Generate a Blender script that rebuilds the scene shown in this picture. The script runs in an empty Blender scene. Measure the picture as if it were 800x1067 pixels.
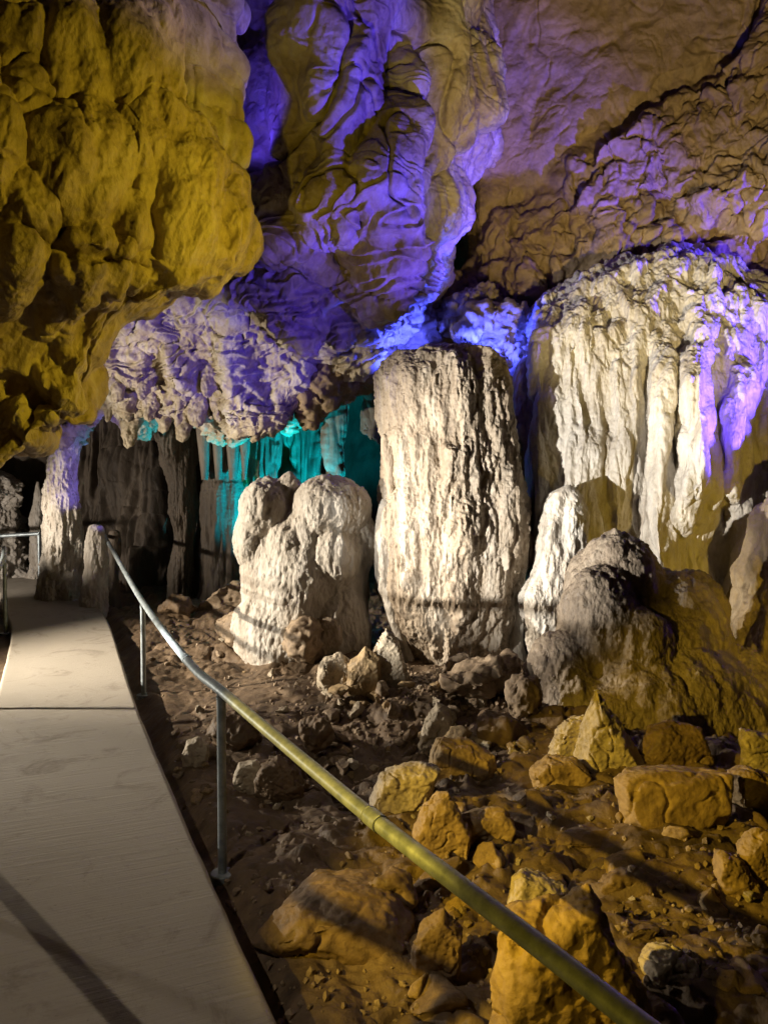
import bpy, bmesh, math, random
import numpy as np
from mathutils import Vector, Matrix, noise as mnoise

random.seed(7)
rng = np.random.default_rng(7)
SC = bpy.context.scene
COL = SC.collection

# ----------------------------------------------------------------------------
# noise
# ----------------------------------------------------------------------------
_perm = np.random.default_rng(3).permutation(256).astype(np.int32)
_perm = np.concatenate([_perm, _perm])
_g = np.random.default_rng(5).normal(size=(256, 3)).astype(np.float32)
_g /= np.linalg.norm(_g, axis=1, keepdims=True)


def pn(P):
    P = np.asarray(P, np.float32)
    fl = np.floor(P)
    i = fl.astype(np.int32) & 255
    f = P - fl
    u = f * f * f * (f * (f * 6 - 15) + 10)
    out = None
    c = {}
    for dx in (0, 1):
        px = _perm[(i[:, 0] + dx) & 255]
        for dy in (0, 1):
            py = _perm[(px + i[:, 1] + dy) & 255]
            for dz in (0, 1):
                g = _g[_perm[(py + i[:, 2] + dz) & 255]]
                c[dx, dy, dz] = g[:, 0] * (f[:, 0] - dx) + g[:, 1] * (f[:, 1] - dy) + g[:, 2] * (f[:, 2] - dz)
    ux, uy, uz = u[:, 0], u[:, 1], u[:, 2]
    x00 = c[0, 0, 0] + ux * (c[1, 0, 0] - c[0, 0, 0])
    x10 = c[0, 1, 0] + ux * (c[1, 1, 0] - c[0, 1, 0])
    x01 = c[0, 0, 1] + ux * (c[1, 0, 1] - c[0, 0, 1])
    x11 = c[0, 1, 1] + ux * (c[1, 1, 1] - c[0, 1, 1])
    y0 = x00 + uy * (x10 - x00)
    y1 = x01 + uy * (x11 - x01)
    return (y0 + uz * (y1 - y0)) * 1.5


def fbm(P, s=1.0, o=4, gain=0.5, off=0.0):
    P = np.asarray(P, np.float32) * s + off
    a, t = 1.0, 0
    for _ in range(o):
        t = t + a * pn(P)
        P = P * 2.03 + 17.3
        a *= gain
    return t


def billow(P, s=1.0, o=3, gain=0.5, off=0.0):
    """rounded bulges parted by sharp creases, about -0.5..0.6"""
    P = np.asarray(P, np.float32) * s + off
    a, t = 1.0, 0
    for _ in range(o):
        n = pn(P)
        t = t + a * (np.sqrt(n * n + .0035) * 1.6 - 0.4)
        P = P * 2.07 + 11.7
        a *= gain
    return t


_wj = np.random.default_rng(9).random((256, 3)).astype(np.float32)


def cells(P, s=1.0, off=0.0):
    """smooth rounded lumps that meet in creases, 0..1"""
    P = np.asarray(P, np.float32) * s + off
    fl = np.floor(P)
    i = fl.astype(np.int32)
    f = P - fl
    best = np.full(len(P), 9.0, np.float32)
    for dx in (-1, 0, 1):
        hx = _perm[(i[:, 0] + dx) & 255]
        for dy in (-1, 0, 1):
            hy = _perm[(hx + i[:, 1] + dy) & 255]
            for dz in (-1, 0, 1):
                h = _perm[(hy + i[:, 2] + dz) & 255]
                j = _wj[h]
                d = (dx + j[:, 0] - f[:, 0]) ** 2 + (dy + j[:, 1] - f[:, 1]) ** 2 + (dz + j[:, 2] - f[:, 2]) ** 2
                best = np.minimum(best, d)
    return np.clip(1 - best, 0, 1)


def ridged(P, s=1.0, o=3, gain=0.5, off=0.0):
    return -billow(P, s, o, gain, off)


def aniso(P, sx, sy, sz):
    return np.asarray(P, np.float32) * np.array([sx, sy, sz], np.float32)


def warp(P, s, a, off=0.0):
    P = np.asarray(P, np.float32)
    return P + a * np.stack([fbm(P, s, 2, .5, 3.1 + off), fbm(P, s, 2, .5, 47.7 + off), fbm(P, s, 2, .5, 91.3 + off)], 1)


def cracks(P, s, w=.035, off=0.0, wa=.25):
    """thin winding cracks, 0..1"""
    n = pn(warp(P, s * 1.1, wa / s, off) * s + off)
    m = sstep(-.15, .25, pn(np.asarray(P, np.float32) * s * .8 + off + 40))
    return np.exp(-(n / w) ** 2) * m


def sstep(a, b, x):
    t = np.clip((x - a) / (b - a), 0, 1)
    return t * t * (3 - 2 * t)


# ----------------------------------------------------------------------------
# camera geometry: a sight line from the photograph at a given distance
# ----------------------------------------------------------------------------
F = 776.0
CAM = np.array([0.0, 0.0, 1.65])
PITCH = math.radians(1.88)


def at(px, py, d):
    a, b = (px - 400) / F, (533.5 - py) / F
    dy = math.cos(PITCH) + b * math.sin(PITCH)
    dz = -math.sin(PITCH) + b * math.cos(PITCH)
    t = d / dy
    return np.array([a * t, d, 1.65 + dz * t])


def at_many(px, py, d):
    px, py, d = (np.asarray(v, float) for v in (px, py, d))
    a, b = (px - 400) / F, (533.5 - py) / F
    dy = math.cos(PITCH) + b * math.sin(PITCH)
    dz = -math.sin(PITCH) + b * math.cos(PITCH)
    t = d / dy
    return np.stack([a * t, d + 0 * t, 1.65 + dz * t], -1)


# macro ground ------------------------------------------------------------
HEAPS = []  # x, y, height, rx, ry


def hmac(x, y):
    h = 0.05 * np.maximum(0, y - 5)
    for (cx, cy, a, rx, ry) in HEAPS:
        h = h + a * np.exp(-((x - cx) / rx) ** 2 - ((y - cy) / ry) ** 2)
    return h


def ground_at(px, py):
    d = 5.0
    for _ in range(40):
        p = at(px, py, d)
        hz = float(hmac(p[0], p[1]))
        slope = (1.65 - p[2]) / d
        nd = (1.65 - hz) / max(slope, 1e-4)
        d = 0.5 * d + 0.5 * min(nd, 20)
    p = at(px, py, d)
    return p


for (px, py, a, rx, ry) in [(450, 742, .24, .75, .55), (395, 715, .12, .4, .35), (580, 760, .16, .5, .5),
                            (700, 800, .12, .9, .6), (215, 655, .16, .7, .5), (340, 690, .12, .6, .5),
                            (760, 900, .12, .5, .5), (600, 1010, .05, .5, .35)]:
    p = at(px, py, 1.65 * F / (py - 508))
    HEAPS.append((p[0], p[1], a, rx, ry))


# ----------------------------------------------------------------------------
# mesh helpers
# ----------------------------------------------------------------------------
def tag(o, label=None, cat=None, group=None, kind=None):
    if label: o['label'] = label
    if cat: o['category'] = cat
    if group: o['group'] = group
    if kind: o['kind'] = kind
    return o


def mesh_np(name, V, Q, mat, parent=None, base=None, smooth=True):
    V = np.asarray(V, np.float32).reshape(-1, 3)
    Q = np.asarray(Q, np.int32)
    if base is None:
        base = np.zeros(3)
    base = np.asarray(base, np.float32)
    me = bpy.data.meshes.new(name)
    n = len(Q)
    k = Q.shape[1]
    me.vertices.add(len(V))
    me.vertices.foreach_set('co', (V - base).ravel())
    me.loops.add(n * k)
    me.loops.foreach_set('vertex_index', Q.ravel())
    me.polygons.add(n)
    me.polygons.foreach_set('loop_start', np.arange(0, n * k, k, dtype=np.int32))
    me.polygons.foreach_set('loop_total', np.full(n, k, np.int32))
    me.update(calc_edges=True)
    me.polygons.foreach_set('use_smooth', np.full(n, smooth, dtype=bool))
    me.materials.append(mat)
    o = bpy.data.objects.new(name, me)
    COL.objects.link(o)
    if parent:
        o.parent = parent
        o.location = Vector(base.tolist()) - parent.location
    else:
        o.location = base.tolist()
    return o


def empty(name, loc):
    o = bpy.data.objects.new(name, None)
    o.empty_display_size = .2
    o.location = [float(v) for v in loc]
    COL.objects.link(o)
    return o


def gridq(nv, nu, wrap=False):
    i = np.arange(nv - 1)[:, None]
    j = np.arange(nu if wrap else nu - 1)[None, :]
    j2 = (j + 1) % nu
    q = np.stack([i * nu + j, i * nu + j2, (i + 1) * nu + j2, (i + 1) * nu + j], -1)
    return q.reshape(-1, 4)


def gnormals(G, wrap=False):
    if wrap:
        du = np.roll(G, -1, 1) - np.roll(G, 1, 1)
    else:
        du = np.gradient(G, axis=1)
    dv = np.gradient(G, axis=0)
    n = np.cross(du, dv)
    l = np.linalg.norm(n, axis=-1, keepdims=True)
    return n / np.maximum(l, 1e-9)


def catmull(A, n, axis=0):
    A = np.moveaxis(np.asarray(A, float), axis, 0)
    m = len(A)
    t = np.linspace(0, m - 1, n)
    i = np.clip(np.floor(t).astype(int), 0, m - 2)
    f = (t - i).reshape((-1,) + (1,) * (A.ndim - 1))
    p0 = A[np.maximum(i - 1, 0)]
    p1 = A[i]
    p2 = A[i + 1]
    p3 = A[np.minimum(i + 2, m - 1)]
    r = .5 * (2 * p1 + (p2 - p0) * f + (2 * p0 - 5 * p1 + 4 * p2 - p3) * f ** 2 + (3 * p1 - p0 - 3 * p2 + p3) * f ** 3)
    return np.moveaxis(r, 0, axis)


def net(rows, nv, nu):
    """rows of (px, py, d) control points -> fine grid of world points"""
    W = np.array([[at(*c) for c in r] for r in rows])
    return catmull(catmull(W, nv, 0), nu, 1)


def toward(G, N, flip_to=CAM):
    """make normals face the camera on average"""
    d = ((flip_to - G) * N).sum(-1)
    return N if np.median(d) > 0 else -N


def smooth_grid(N, k=2):
    for _ in range(k):
        N = N.copy()
        N[1:-1] = (N[:-2] + N[1:-1] + N[2:]) / 3
        N[:, 1:-1] = (N[:, :-2] + N[:, 1:-1] + N[:, 2:]) / 3
    return N / np.maximum(np.linalg.norm(N, axis=-1, keepdims=True), 1e-9)


def displace_grid(G, fns, wrap=False, k=6):
    """each fn(P flat) -> amount along the normal, applied in turn (coarse first)"""
    sh = G.shape[:2]
    for fn in fns:
        N = toward(G, gnormals(G, wrap)) if not wrap else gnormals(G, True)
        if not wrap:
            N = smooth_grid(N, k)
        a = fn(G.reshape(-1, 3)).reshape(sh)
        G = G + N * a[..., None]
    return G


def interp(xs, ys):
    xs, ys = np.asarray(xs, float), np.asarray(ys, float)
    return lambda v: np.interp(v, xs, ys)


# evaluated voxel union ------------------------------------------------------
def voxel_union(blobs, vox, smooth_it=3):
    """blobs: list of (V,F) numpy closed shapes; returns union surface V, Q"""
    Vs, Fs, o = [], [], 0
    for V, Fc in blobs:
        Vs.append(V)
        Fs.extend([[int(k) + o for k in f] for f in Fc])
        o += len(V)
    me = bpy.data.meshes.new('tmp')
    me.from_pydata(np.concatenate(Vs).tolist(), [], Fs)
    ob = bpy.data.objects.new('tmp', me)
    COL.objects.link(ob)
    m = ob.modifiers.new('r', 'REMESH')
    m.mode = 'VOXEL'
    m.voxel_size = vox
    if smooth_it:
        s = ob.modifiers.new('s', 'SMOOTH')
        s.factor = .5
        s.iterations = smooth_it
    dg = bpy.context.evaluated_depsgraph_get()
    ev = ob.evaluated_get(dg)
    em = ev.to_mesh()
    V = np.empty(len(em.vertices) * 3, np.float32)
    em.vertices.foreach_get('co', V)
    N = np.empty(len(em.vertices) * 3, np.float32)
    em.vertices.foreach_get('normal', N)
    Q = np.array([list(p.vertices) for p in em.polygons if len(p.vertices) == 4], np.int32)
    ev.to_mesh_clear()
    bpy.data.objects.remove(ob)
    bpy.data.meshes.remove(me)
    return V.reshape(-1, 3), N.reshape(-1, 3), Q


_ico = {}


def ico(sub):
    if sub not in _ico:
        bm = bmesh.new()
        bmesh.ops.create_icosphere(bm, subdivisions=sub, radius=1)
        V = np.array([v.co[:] for v in bm.verts], np.float32)
        Fc = np.array([[v.index for v in f.verts] for f in bm.faces], np.int32)
        bm.free()
        _ico[sub] = (V, Fc)
    return _ico[sub]


def ell(c, r, rotz=0.0, tilt=0.0, sub=3):
    V, Fc = ico(sub)
    V = V * np.asarray(r, np.float32)
    if tilt:
        c_, s_ = math.cos(tilt), math.sin(tilt)
        V = V @ np.array([[c_, 0, s_], [0, 1, 0], [-s_, 0, c_]], np.float32).T
    if rotz:
        c_, s_ = math.cos(rotz), math.sin(rotz)
        V = V @ np.array([[c_, -s_, 0], [s_, c_, 0], [0, 0, 1]], np.float32).T
    return V + np.asarray(c, np.float32), Fc


def vnormals(V, Fc):
    n = np.cross(V[Fc[:, 1]] - V[Fc[:, 0]], V[Fc[:, 2]] - V[Fc[:, 0]])
    N = np.zeros_like(V)
    for k in range(Fc.shape[1]):
        np.add.at(N, Fc[:, k], n)
    return N / np.maximum(np.linalg.norm(N, axis=1, keepdims=True), 1e-9)


def displaced(V, Fc, fns):
    for fn in fns:
        V = V + vnormals(V, Fc) * fn(V)[:, None]
    return V


# ----------------------------------------------------------------------------
# materials
# ----------------------------------------------------------------------------
def nd(nt, t, **kw):
    n = nt.nodes.new(t)
    for k, v in kw.items():
        if k in n.inputs:
            n.inputs[k].default_value = v
        else:
            setattr(n, k, v)
    return n


def rock_mat(name, c_light, c_mid, c_dark, scale=1.0, bump=1.0, rough=.62, stretch=1.0, stain=.5, pop=0.0, fine=1.0, spec=.35, mottle=1.0):
    m = bpy.data.materials.new(name)
    m.use_nodes = True
    nt = m.node_tree
    L = nt.links.new
    b = nt.nodes['Principled BSDF']
    tc = nd(nt, 'ShaderNodeTexCoord')
    mp = nd(nt, 'ShaderNodeMapping')
    mp.inputs['Scale'].default_value = (1, 1, stretch)
    L(tc.outputs['Object'], mp.inputs['Vector'])
    n1 = nd(nt, 'ShaderNodeTexNoise', Scale=1.7 * scale, Detail=8.0, Roughness=.62, Distortion=.6)
    n2 = nd(nt, 'ShaderNodeTexNoise', Scale=9.0 * scale, Detail=7.0, Roughness=.65, Distortion=.3)
    n3 = nd(nt, 'ShaderNodeTexNoise', Scale=46.0 * scale, Detail=5.0, Roughness=.7)
    for n in (n1, n2, n3):
        L(mp.outputs[0], n.inputs['Vector'])
    cr = nd(nt, 'ShaderNodeValToRGB')
    e = cr.color_ramp
    e.elements[0].position = .34
    e.elements[0].color = (*c_dark, 1)
    e.elements[1].position = .66
    e.elements[1].color = (*c_light, 1)
    x = e.elements.new(.5)
    x.color = (*c_mid, 1)
    mixn = nd(nt, 'ShaderNodeMath', operation='MULTIPLY_ADD')
    mixn.inputs[1].default_value = .55 * mottle
    ad = nd(nt, 'ShaderNodeMath', operation='MULTIPLY_ADD')
    L(n2.outputs[0], ad.inputs[0])
    ad.inputs[1].default_value = .45
    ad.inputs[2].default_value = .5 - .5 * .55 * mottle - .5 * .45
    L(n1.outputs[0], mixn.inputs[0])
    L(ad.outputs[0], mixn.inputs[2])
    L(mixn.outputs[0], cr.inputs[0])
    # stains with a shape of their own
    ns = nd(nt, 'ShaderNodeTexNoise', Scale=2.6 * scale, Detail=9.0, Roughness=.7, Distortion=1.2)
    mp2 = nd(nt, 'ShaderNodeMapping')
    mp2.inputs['Location'].default_value = (13.1, 4.2, 7.7)
    mp2.inputs['Scale'].default_value = (1, 1, stretch * .5)
    L(tc.outputs['Object'], mp2.inputs['Vector'])
    L(mp2.outputs[0], ns.inputs['Vector'])
    sr = nd(nt, 'ShaderNodeMapRange')
    sr.inputs['From Min'].default_value = .52
    sr.inputs['From Max'].default_value = .70
    sr.inputs['To Min'].default_value = 0
    sr.inputs['To Max'].default_value = stain
    L(ns.outputs[0], sr.inputs['Value'])
    mx = nd(nt, 'ShaderNodeMix', data_type='RGBA')
    L(sr.outputs[0], mx.inputs['Factor'])
    L(cr.outputs[0], mx.inputs['A'])
    mx.inputs['B'].default_value = (*[v * .45 for v in c_dark], 1)
    L(mx.outputs['Result'], b.inputs['Base Color'])
    # roughness
    rr = nd(nt, 'ShaderNodeMapRange')
    rr.inputs['From Min'].default_value = .3
    rr.inputs['From Max'].default_value = .7
    rr.inputs['To Min'].default_value = rough - .16
    rr.inputs['To Max'].default_value = rough + .2
    L(n2.outputs[0], rr.inputs['Value'])
    L(rr.outputs[0], b.inputs['Roughness'])
    b.inputs['Specular IOR Level'].default_value = spec
    # bump
    prev = None
    for tex, dist, st in ((n2, .03, .55 * bump), (n3, .008, .6 * bump * fine)):
        bp = nd(nt, 'ShaderNodeBump')
        bp.inputs['Strength'].default_value = min(1, st)
        bp.inputs['Distance'].default_value = dist / scale
        L(tex.outputs[0], bp.inputs['Height'])
        if prev:
            L(prev.outputs[0], bp.inputs['Normal'])
        prev = bp
    if pop:
        v = nd(nt, 'ShaderNodeTexVoronoi', Scale=38.0 * scale)
        v.feature = 'SMOOTH_F1'
        v.inputs['Smoothness'].default_value = .6
        mp3 = nd(nt, 'ShaderNodeMapping')
        mp3.inputs['Scale'].default_value = (1, 1, .55)
        mv = nd(nt, 'ShaderNodeMix', data_type='VECTOR')
        mv.inputs['Factor'].default_value = .06
        L(tc.outputs['Object'], mv.inputs[4])
        L(n2.outputs['Color'], mv.inputs[5])
        L(mv.outputs[1], mp3.inputs['Vector'])
        L(mp3.outputs[0], v.inputs['Vector'])
        bp = nd(nt, 'ShaderNodeBump', invert=True)
        bp.inputs['Strength'].default_value = pop
        bp.inputs['Distance'].default_value = .02 / scale
        L(v.outputs['Distance'], bp.inputs['Height'])
        L(prev.outputs[0], bp.inputs['Normal'])
        prev = bp
    L(prev.outputs[0], b.inputs['Normal'])
    return m


M = {}
M['overhang'] = rock_mat('tan_limestone', (.44, .36, .24), (.32, .245, .15), (.15, .11, .065), 1.0, 1.0, .58, .7, .75, .3, 1.4, .35, 1.3)
M['ceiling'] = rock_mat('pale_limestone', (.45, .41, .35), (.34, .28, .19), (.20, .145, .075), .9, 1.0, .6, 1.0, .55, .2, 1.2, .35, 1.3)
M['white'] = rock_mat('white_flowstone', (.58, .55, .50), (.45, .41, .35), (.25, .205, .155), 1.2, 1.0, .55, .40, .45, .5)
M['column'] = rock_mat('buff_flowstone', (.50, .44, .36), (.34, .275, .20), (.16, .115, .075), 1.2, 1.0, .58, .25, .7, .6, 1.0, .35, 1.1)
M['mound'] = rock_mat('grey_brown_flowstone', (.34, .28, .21), (.23, .18, .13), (.10, .077, .055), 1.3, 1.1, .55, .5, .6, .7)
M['wall'] = rock_mat('brown_limestone', (.30, .215, .12), (.22, .155, .085), (.13, .09, .05), .9, 1.0, .65, 1.0, .35, 0)
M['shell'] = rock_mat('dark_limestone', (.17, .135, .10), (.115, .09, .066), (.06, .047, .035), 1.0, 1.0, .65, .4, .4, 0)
M['mud'] = rock_mat('cave_mud', (.215, .15, .09), (.135, .092, .055), (.06, .041, .026), 1.6, 1.1, .6, 1.0, .5, 0, 1.3)
M['stone'] = rock_mat('ochre_stone', (.40, .29, .15), (.31, .215, .105), (.17, .115, .058), 2.2, 1.0, .6, 1.0, .4, 0)
M['stone_pale'] = rock_mat('pale_stone', (.56, .48, .36), (.42, .35, .25), (.2, .16, .11), 2.2, 1.0, .6, 1.0, .4, 0)
M['stone_brown'] = rock_mat('mud_coated_stone', (.24, .165, .095), (.165, .11, .062), (.08, .054, .032), 2.4, 1.1, .6, 1.0, .5, 0)
M['rubble'] = rock_mat('crumbly_rubble', (.37, .28, .185), (.25, .185, .12), (.115, .08, .05), 3.0, 1.2, .65, 1.0, .5, 0)


def concrete():
    m = bpy.data.materials.new('broomed_concrete')
    m.use_nodes = True
    nt = m.node_tree
    L = nt.links.new
    b = nt.nodes['Principled BSDF']
    tc = nd(nt, 'ShaderNodeTexCoord')
    mp = nd(nt, 'ShaderNodeMapping')
    mp.inputs['Rotation'].default_value = (0, 0, math.radians(-22))
    L(tc.outputs['Object'], mp.inputs['Vector'])
    mp2 = nd(nt, 'ShaderNodeMapping')
    mp2.inputs['Scale'].default_value = (.7, 26, 1)
    L(mp.outputs[0], mp2.inputs['Vector'])
    st = nd(nt, 'ShaderNodeTexNoise', Scale=2.2, Detail=6.0, Roughness=.65, Distortion=.3)
    L(mp2.outputs[0], st.inputs['Vector'])
    n1 = nd(nt, 'ShaderNodeTexNoise', Scale=2.0, Detail=8.0, Roughness=.65)
    L(tc.outputs['Object'], n1.inputs['Vector'])
    n3 = nd(nt, 'ShaderNodeTexNoise', Scale=90.0, Detail=4.0, Roughness=.7)
    L(tc.outputs['Object'], n3.inputs['Vector'])
    cr = nd(nt, 'ShaderNodeValToRGB')
    cr.color_ramp.elements[0].position = .32
    cr.color_ramp.elements[0].color = (.17, .145, .115, 1)
    cr.color_ramp.elements[1].position = .68
    cr.color_ramp.elements[1].color = (.37, .33, .27, 1)
    ad = nd(nt, 'ShaderNodeMath', operation='MULTIPLY_ADD')
    L(st.outputs[0], ad.inputs[0])
    ad.inputs[1].default_value = .5
    ad2 = nd(nt, 'ShaderNodeMath', operation='MULTIPLY_ADD')
    L(n1.outputs[0], ad2.inputs[0])
    ad2.inputs[1].default_value = .5
    L(ad2.outputs[0], ad.inputs[2])
    L(ad.outputs[0], cr.inputs[0])
    sn = nd(nt, 'ShaderNodeTexNoise', Scale=3.1, Detail=10.0, Roughness=.72, Distortion=1.0)
    L(tc.outputs['Object'], sn.inputs['Vector'])
    sr = nd(nt, 'ShaderNodeMapRange')
    sr.inputs['From Min'].default_value = .54
    sr.inputs['From Max'].default_value = .68
    sr.inputs['To Max'].default_value = .5
    L(sn.outputs[0], sr.inputs['Value'])
    mx = nd(nt, 'ShaderNodeMix', data_type='RGBA')
    L(sr.outputs[0], mx.inputs['Factor'])
    L(cr.outputs[0], mx.inputs['A'])
    mx.inputs['B'].default_value = (.12, .09, .06, 1)
    pv = nd(nt, 'ShaderNodeTexNoise', Scale=34.0, Detail=4.0, Roughness=.7)
    L(tc.outputs['Object'], pv.inputs['Vector'])
    pr = nd(nt, 'ShaderNodeMapRange')
    pr.inputs['From Min'].default_value = .66
    pr.inputs['From Max'].default_value = .72
    pr.inputs['To Max'].default_value = .6
    L(pv.outputs[0], pr.inputs['Value'])
    mx2 = nd(nt, 'ShaderNodeMix', data_type='RGBA')
    L(pr.outputs[0], mx2.inputs['Factor'])
    L(mx.outputs['Result'], mx2.inputs['A'])
    mx2.inputs['B'].default_value = (.10, .08, .06, 1)
    L(mx2.outputs['Result'], b.inputs['Base Color'])
    b.inputs['Roughness'].default_value = .75
    b.inputs['Specular IOR Level'].default_value = .3
    b1 = nd(nt, 'ShaderNodeBump')
    b1.inputs['Strength'].default_value = .9
    b1.inputs['Distance'].default_value = .012
    L(st.outputs[0], b1.inputs['Height'])
    b2 = nd(nt, 'ShaderNodeBump')
    b2.inputs['Strength'].default_value = .6
    b2.inputs['Distance'].default_value = .004
    L(n3.outputs[0], b2.inputs['Height'])
    L(b1.outputs[0], b2.inputs['Normal'])
    L(b2.outputs[0], b.inputs['Normal'])
    return m


def steel():
    m = bpy.data.materials.new('galvanised_steel')
    m.use_nodes = True
    nt = m.node_tree
    L = nt.links.new
    b = nt.nodes['Principled BSDF']
    tc = nd(nt, 'ShaderNodeTexCoord')
    n = nd(nt, 'ShaderNodeTexNoise', Scale=18.0, Detail=6.0, Roughness=.7)
    L(tc.outputs['Object'], n.inputs['Vector'])
    cr = nd(nt, 'ShaderNodeValToRGB')
    cr.color_ramp.elements[0].position = .35
    cr.color_ramp.elements[0].color = (.17, .20, .21, 1)
    cr.color_ramp.elements[1].position = .65
    cr.color_ramp.elements[1].color = (.33, .375, .39, 1)
    L(n.outputs[0], cr.inputs[0])
    L(cr.outputs[0], b.inputs['Base Color'])
    b.inputs['Metallic'].default_value = .45
    rr = nd(nt, 'ShaderNodeMapRange')
    rr.inputs['To Min'].default_value = .32
    rr.inputs['To Max'].default_value = .55
    L(n.outputs[0], rr.inputs['Value'])
    L(rr.outputs[0], b.inputs['Roughness'])
    return m


M['concrete'] = concrete()
M['steel'] = steel()

# ----------------------------------------------------------------------------
# SETTING: shell of the cave, floor, path
# ----------------------------------------------------------------------------
def build_shell():
    nu, nv = 420, 300
    th = np.linspace(0, 2 * np.pi, nu, endpoint=False)
    ph = np.linspace(-.42 * np.pi, .499 * np.pi, nv)
    T, Pp = np.meshgrid(th, ph)
    G = np.stack([.5 + 10.5 * np.cos(Pp) * np.sin(T), 3.6 + 10.2 * np.cos(Pp) * np.cos(T), 1.0 + 9.0 * np.sin(Pp)], -1)
    C = np.array([.5, 3.6, 1.5])
    N = (C - G) / np.linalg.norm(C - G, axis=-1, keepdims=True)
    P = G.reshape(-1, 3)
    a = .9 * billow(aniso(P, 1, 1, .45), .45, 3) + .28 * billow(warp(aniso(P, 1, 1, .25), .8, .3), 1.7, 3) + .05 * fbm(P, 4, 3)
    G = G + N * a.reshape(nv, nu, 1)
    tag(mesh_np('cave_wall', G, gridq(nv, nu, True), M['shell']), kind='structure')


build_shell()

# path --------------------------------------------------------------------
PZ = lambda y: .085 + .05 * np.maximum(0, np.asarray(y) - 5)


def path_pt(px, py):
    d = 4.0
    for _ in range(40):
        p = at(px, py, d)
        nd_ = (1.65 - float(PZ(d))) / ((1.65 - p[2]) / d)
        d = .5 * d + .5 * nd_
    return at(px, py, d)


R_edge = [path_pt(*p) for p in [(285, 1067), (230, 942), (170, 806), (134, 715), (112, 648)]]
r0 = R_edge[0] + (R_edge[0] - R_edge[2]) * 1.6
R_pts = [r0] + R_edge + [np.array([-3.62, 9.1, 0]), np.array([-4.15, 10.05, 0]), np.array([-5.0, 10.9, 0]), np.array([-6.4, 11.6, 0])]
L_pts = []
for i, p in enumerate(R_pts):
    a = R_pts[max(i - 1, 0)]
    b = R_pts[min(i + 1, len(R_pts) - 1)]
    t = (b - a)[:2]
    t = t / np.linalg.norm(t)
    w = .90 if i < 6 else .95
    L_pts.append(np.array([p[0] - t[1] * w, p[1] + t[0] * w, 0]))
R_c = catmull(np.array(R_pts)[:, :2], 260)
L_c = catmull(np.array(L_pts)[:, :2], 260)


def build_path():
    nu, nv = 60, 260
    prof = np.linspace(0, 1, nu)
    ripple = .006
    G = R_c[:, None, :] * (1 - prof[None, :, None]) + L_c[:, None, :] * prof[None, :, None]
    z = PZ(G[..., 1])
    P = np.concatenate([G, z[..., None]], -1).reshape(-1, 3)
    zz = z + (.007 * fbm(P, 1.1, 3)).reshape(nv, nu)
    edge_wob = .007 * fbm(np.stack([G[:, 0, 0] * 2.2, G[:, 0, 1] * 2.2, 0 * G[:, 0, 0]], 1), 1, 4)
    top = np.concatenate([G, zz[..., None]], -1)
    top[:, 0, 0] += edge_wob
    top[:, -1, 0] += np.roll(edge_wob, 40)
    # slightly rounded arris and the slab's sides
    def side(k, s):
        e = top[:, k].copy()
        e2 = e.copy(); e2[:, 0] += s * .012; e2[:, 2] -= .014
        e3 = e2.copy(); e3[:, 0] += s * .006; e3[:, 2] -= .26
        return e2, e3
    a2, a3 = side(0, 1)
    b2, b3 = side(-1, -1)
    full = np.concatenate([a3[:, None], a2[:, None], top, b2[:, None], b3[:, None]], 1)
    tag(mesh_np('path', full, gridq(nv, nu + 4), M['concrete']), kind='structure')


build_path()


def path_side(x, y):
    """signed distance-ish: >0 right of the path's right edge, measured in x"""
    o = np.argsort(R_c[:, 1])
    xr = np.interp(y, R_c[o, 1], R_c[o, 0])
    xl = np.interp(y, L_c[np.argsort(L_c[:, 1]), 1], L_c[np.argsort(L_c[:, 1]), 0])
    return x - xr, xl - x


def ground_h(x, y):
    P = np.stack([x, y, 0 * x], 1)
    rel = hmac(x, y)
    dr, dl = path_side(x, y)
    off = np.maximum(dr, dl)          # <0 under the path
    rough = sstep(.0, .5, off)
    z = rel - .02 + .10 * fbm(P, .55, 3) * sstep(.1, 1.0, off)
    Pw = warp(P, .9, .25)
    # smooth mud left of the rubble, broken ground elsewhere
    mud = np.exp(-((x + 1.1) / .75) ** 2 - ((y - 5.6) / 1.1) ** 2)
    bro = (1 - .8 * mud)
    z = z + rough * bro * (.075 * billow(Pw, 1.5, 3) + .035 * billow(Pw, 4.2, 3) + .012 * ridged(P, 13, 2))
    z = z + .055 * sstep(-.1, .5, x) * sstep(5.4, 4.6, y)
    z = z - .05 * cracks(P, 2.2, .05, 4.0) * rough * bro - .03 * cracks(P, 5.0, .05, 14.0) * rough * bro
    z = z + .004 * fbm(P, 22, 3)
    # dug strip along the kerb of the path
    z = z - .09 * np.exp(-((dr - .07) / .10) ** 2) * (1 + .4 * fbm(P, 3, 2))
    z = np.where(off < -.03, np.minimum(z, PZ(y) - .12), z)
    return z


def build_ground():
    ys = np.concatenate([np.linspace(-7, 1.0, 60), np.geomspace(1.02, 9.0, 720), np.linspace(9.05, 14.4, 120)])
    xs = np.concatenate([np.linspace(-10, -5.0, 70), np.linspace(-4.98, 5.2, 800), np.linspace(5.25, 11, 60)])
    X, Y = np.meshgrid(xs, ys)
    z = ground_h(X.ravel().astype(np.float32), Y.ravel().astype(np.float32))
    tag(mesh_np('ground', np.stack([X.ravel(), Y.ravel(), z], 1), gridq(len(ys), len(xs)), M['mud']), kind='structure')


build_ground()


def gz(x, y):
    return float(ground_h(np.array([x], np.float32), np.array([y], np.float32))[0])


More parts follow.
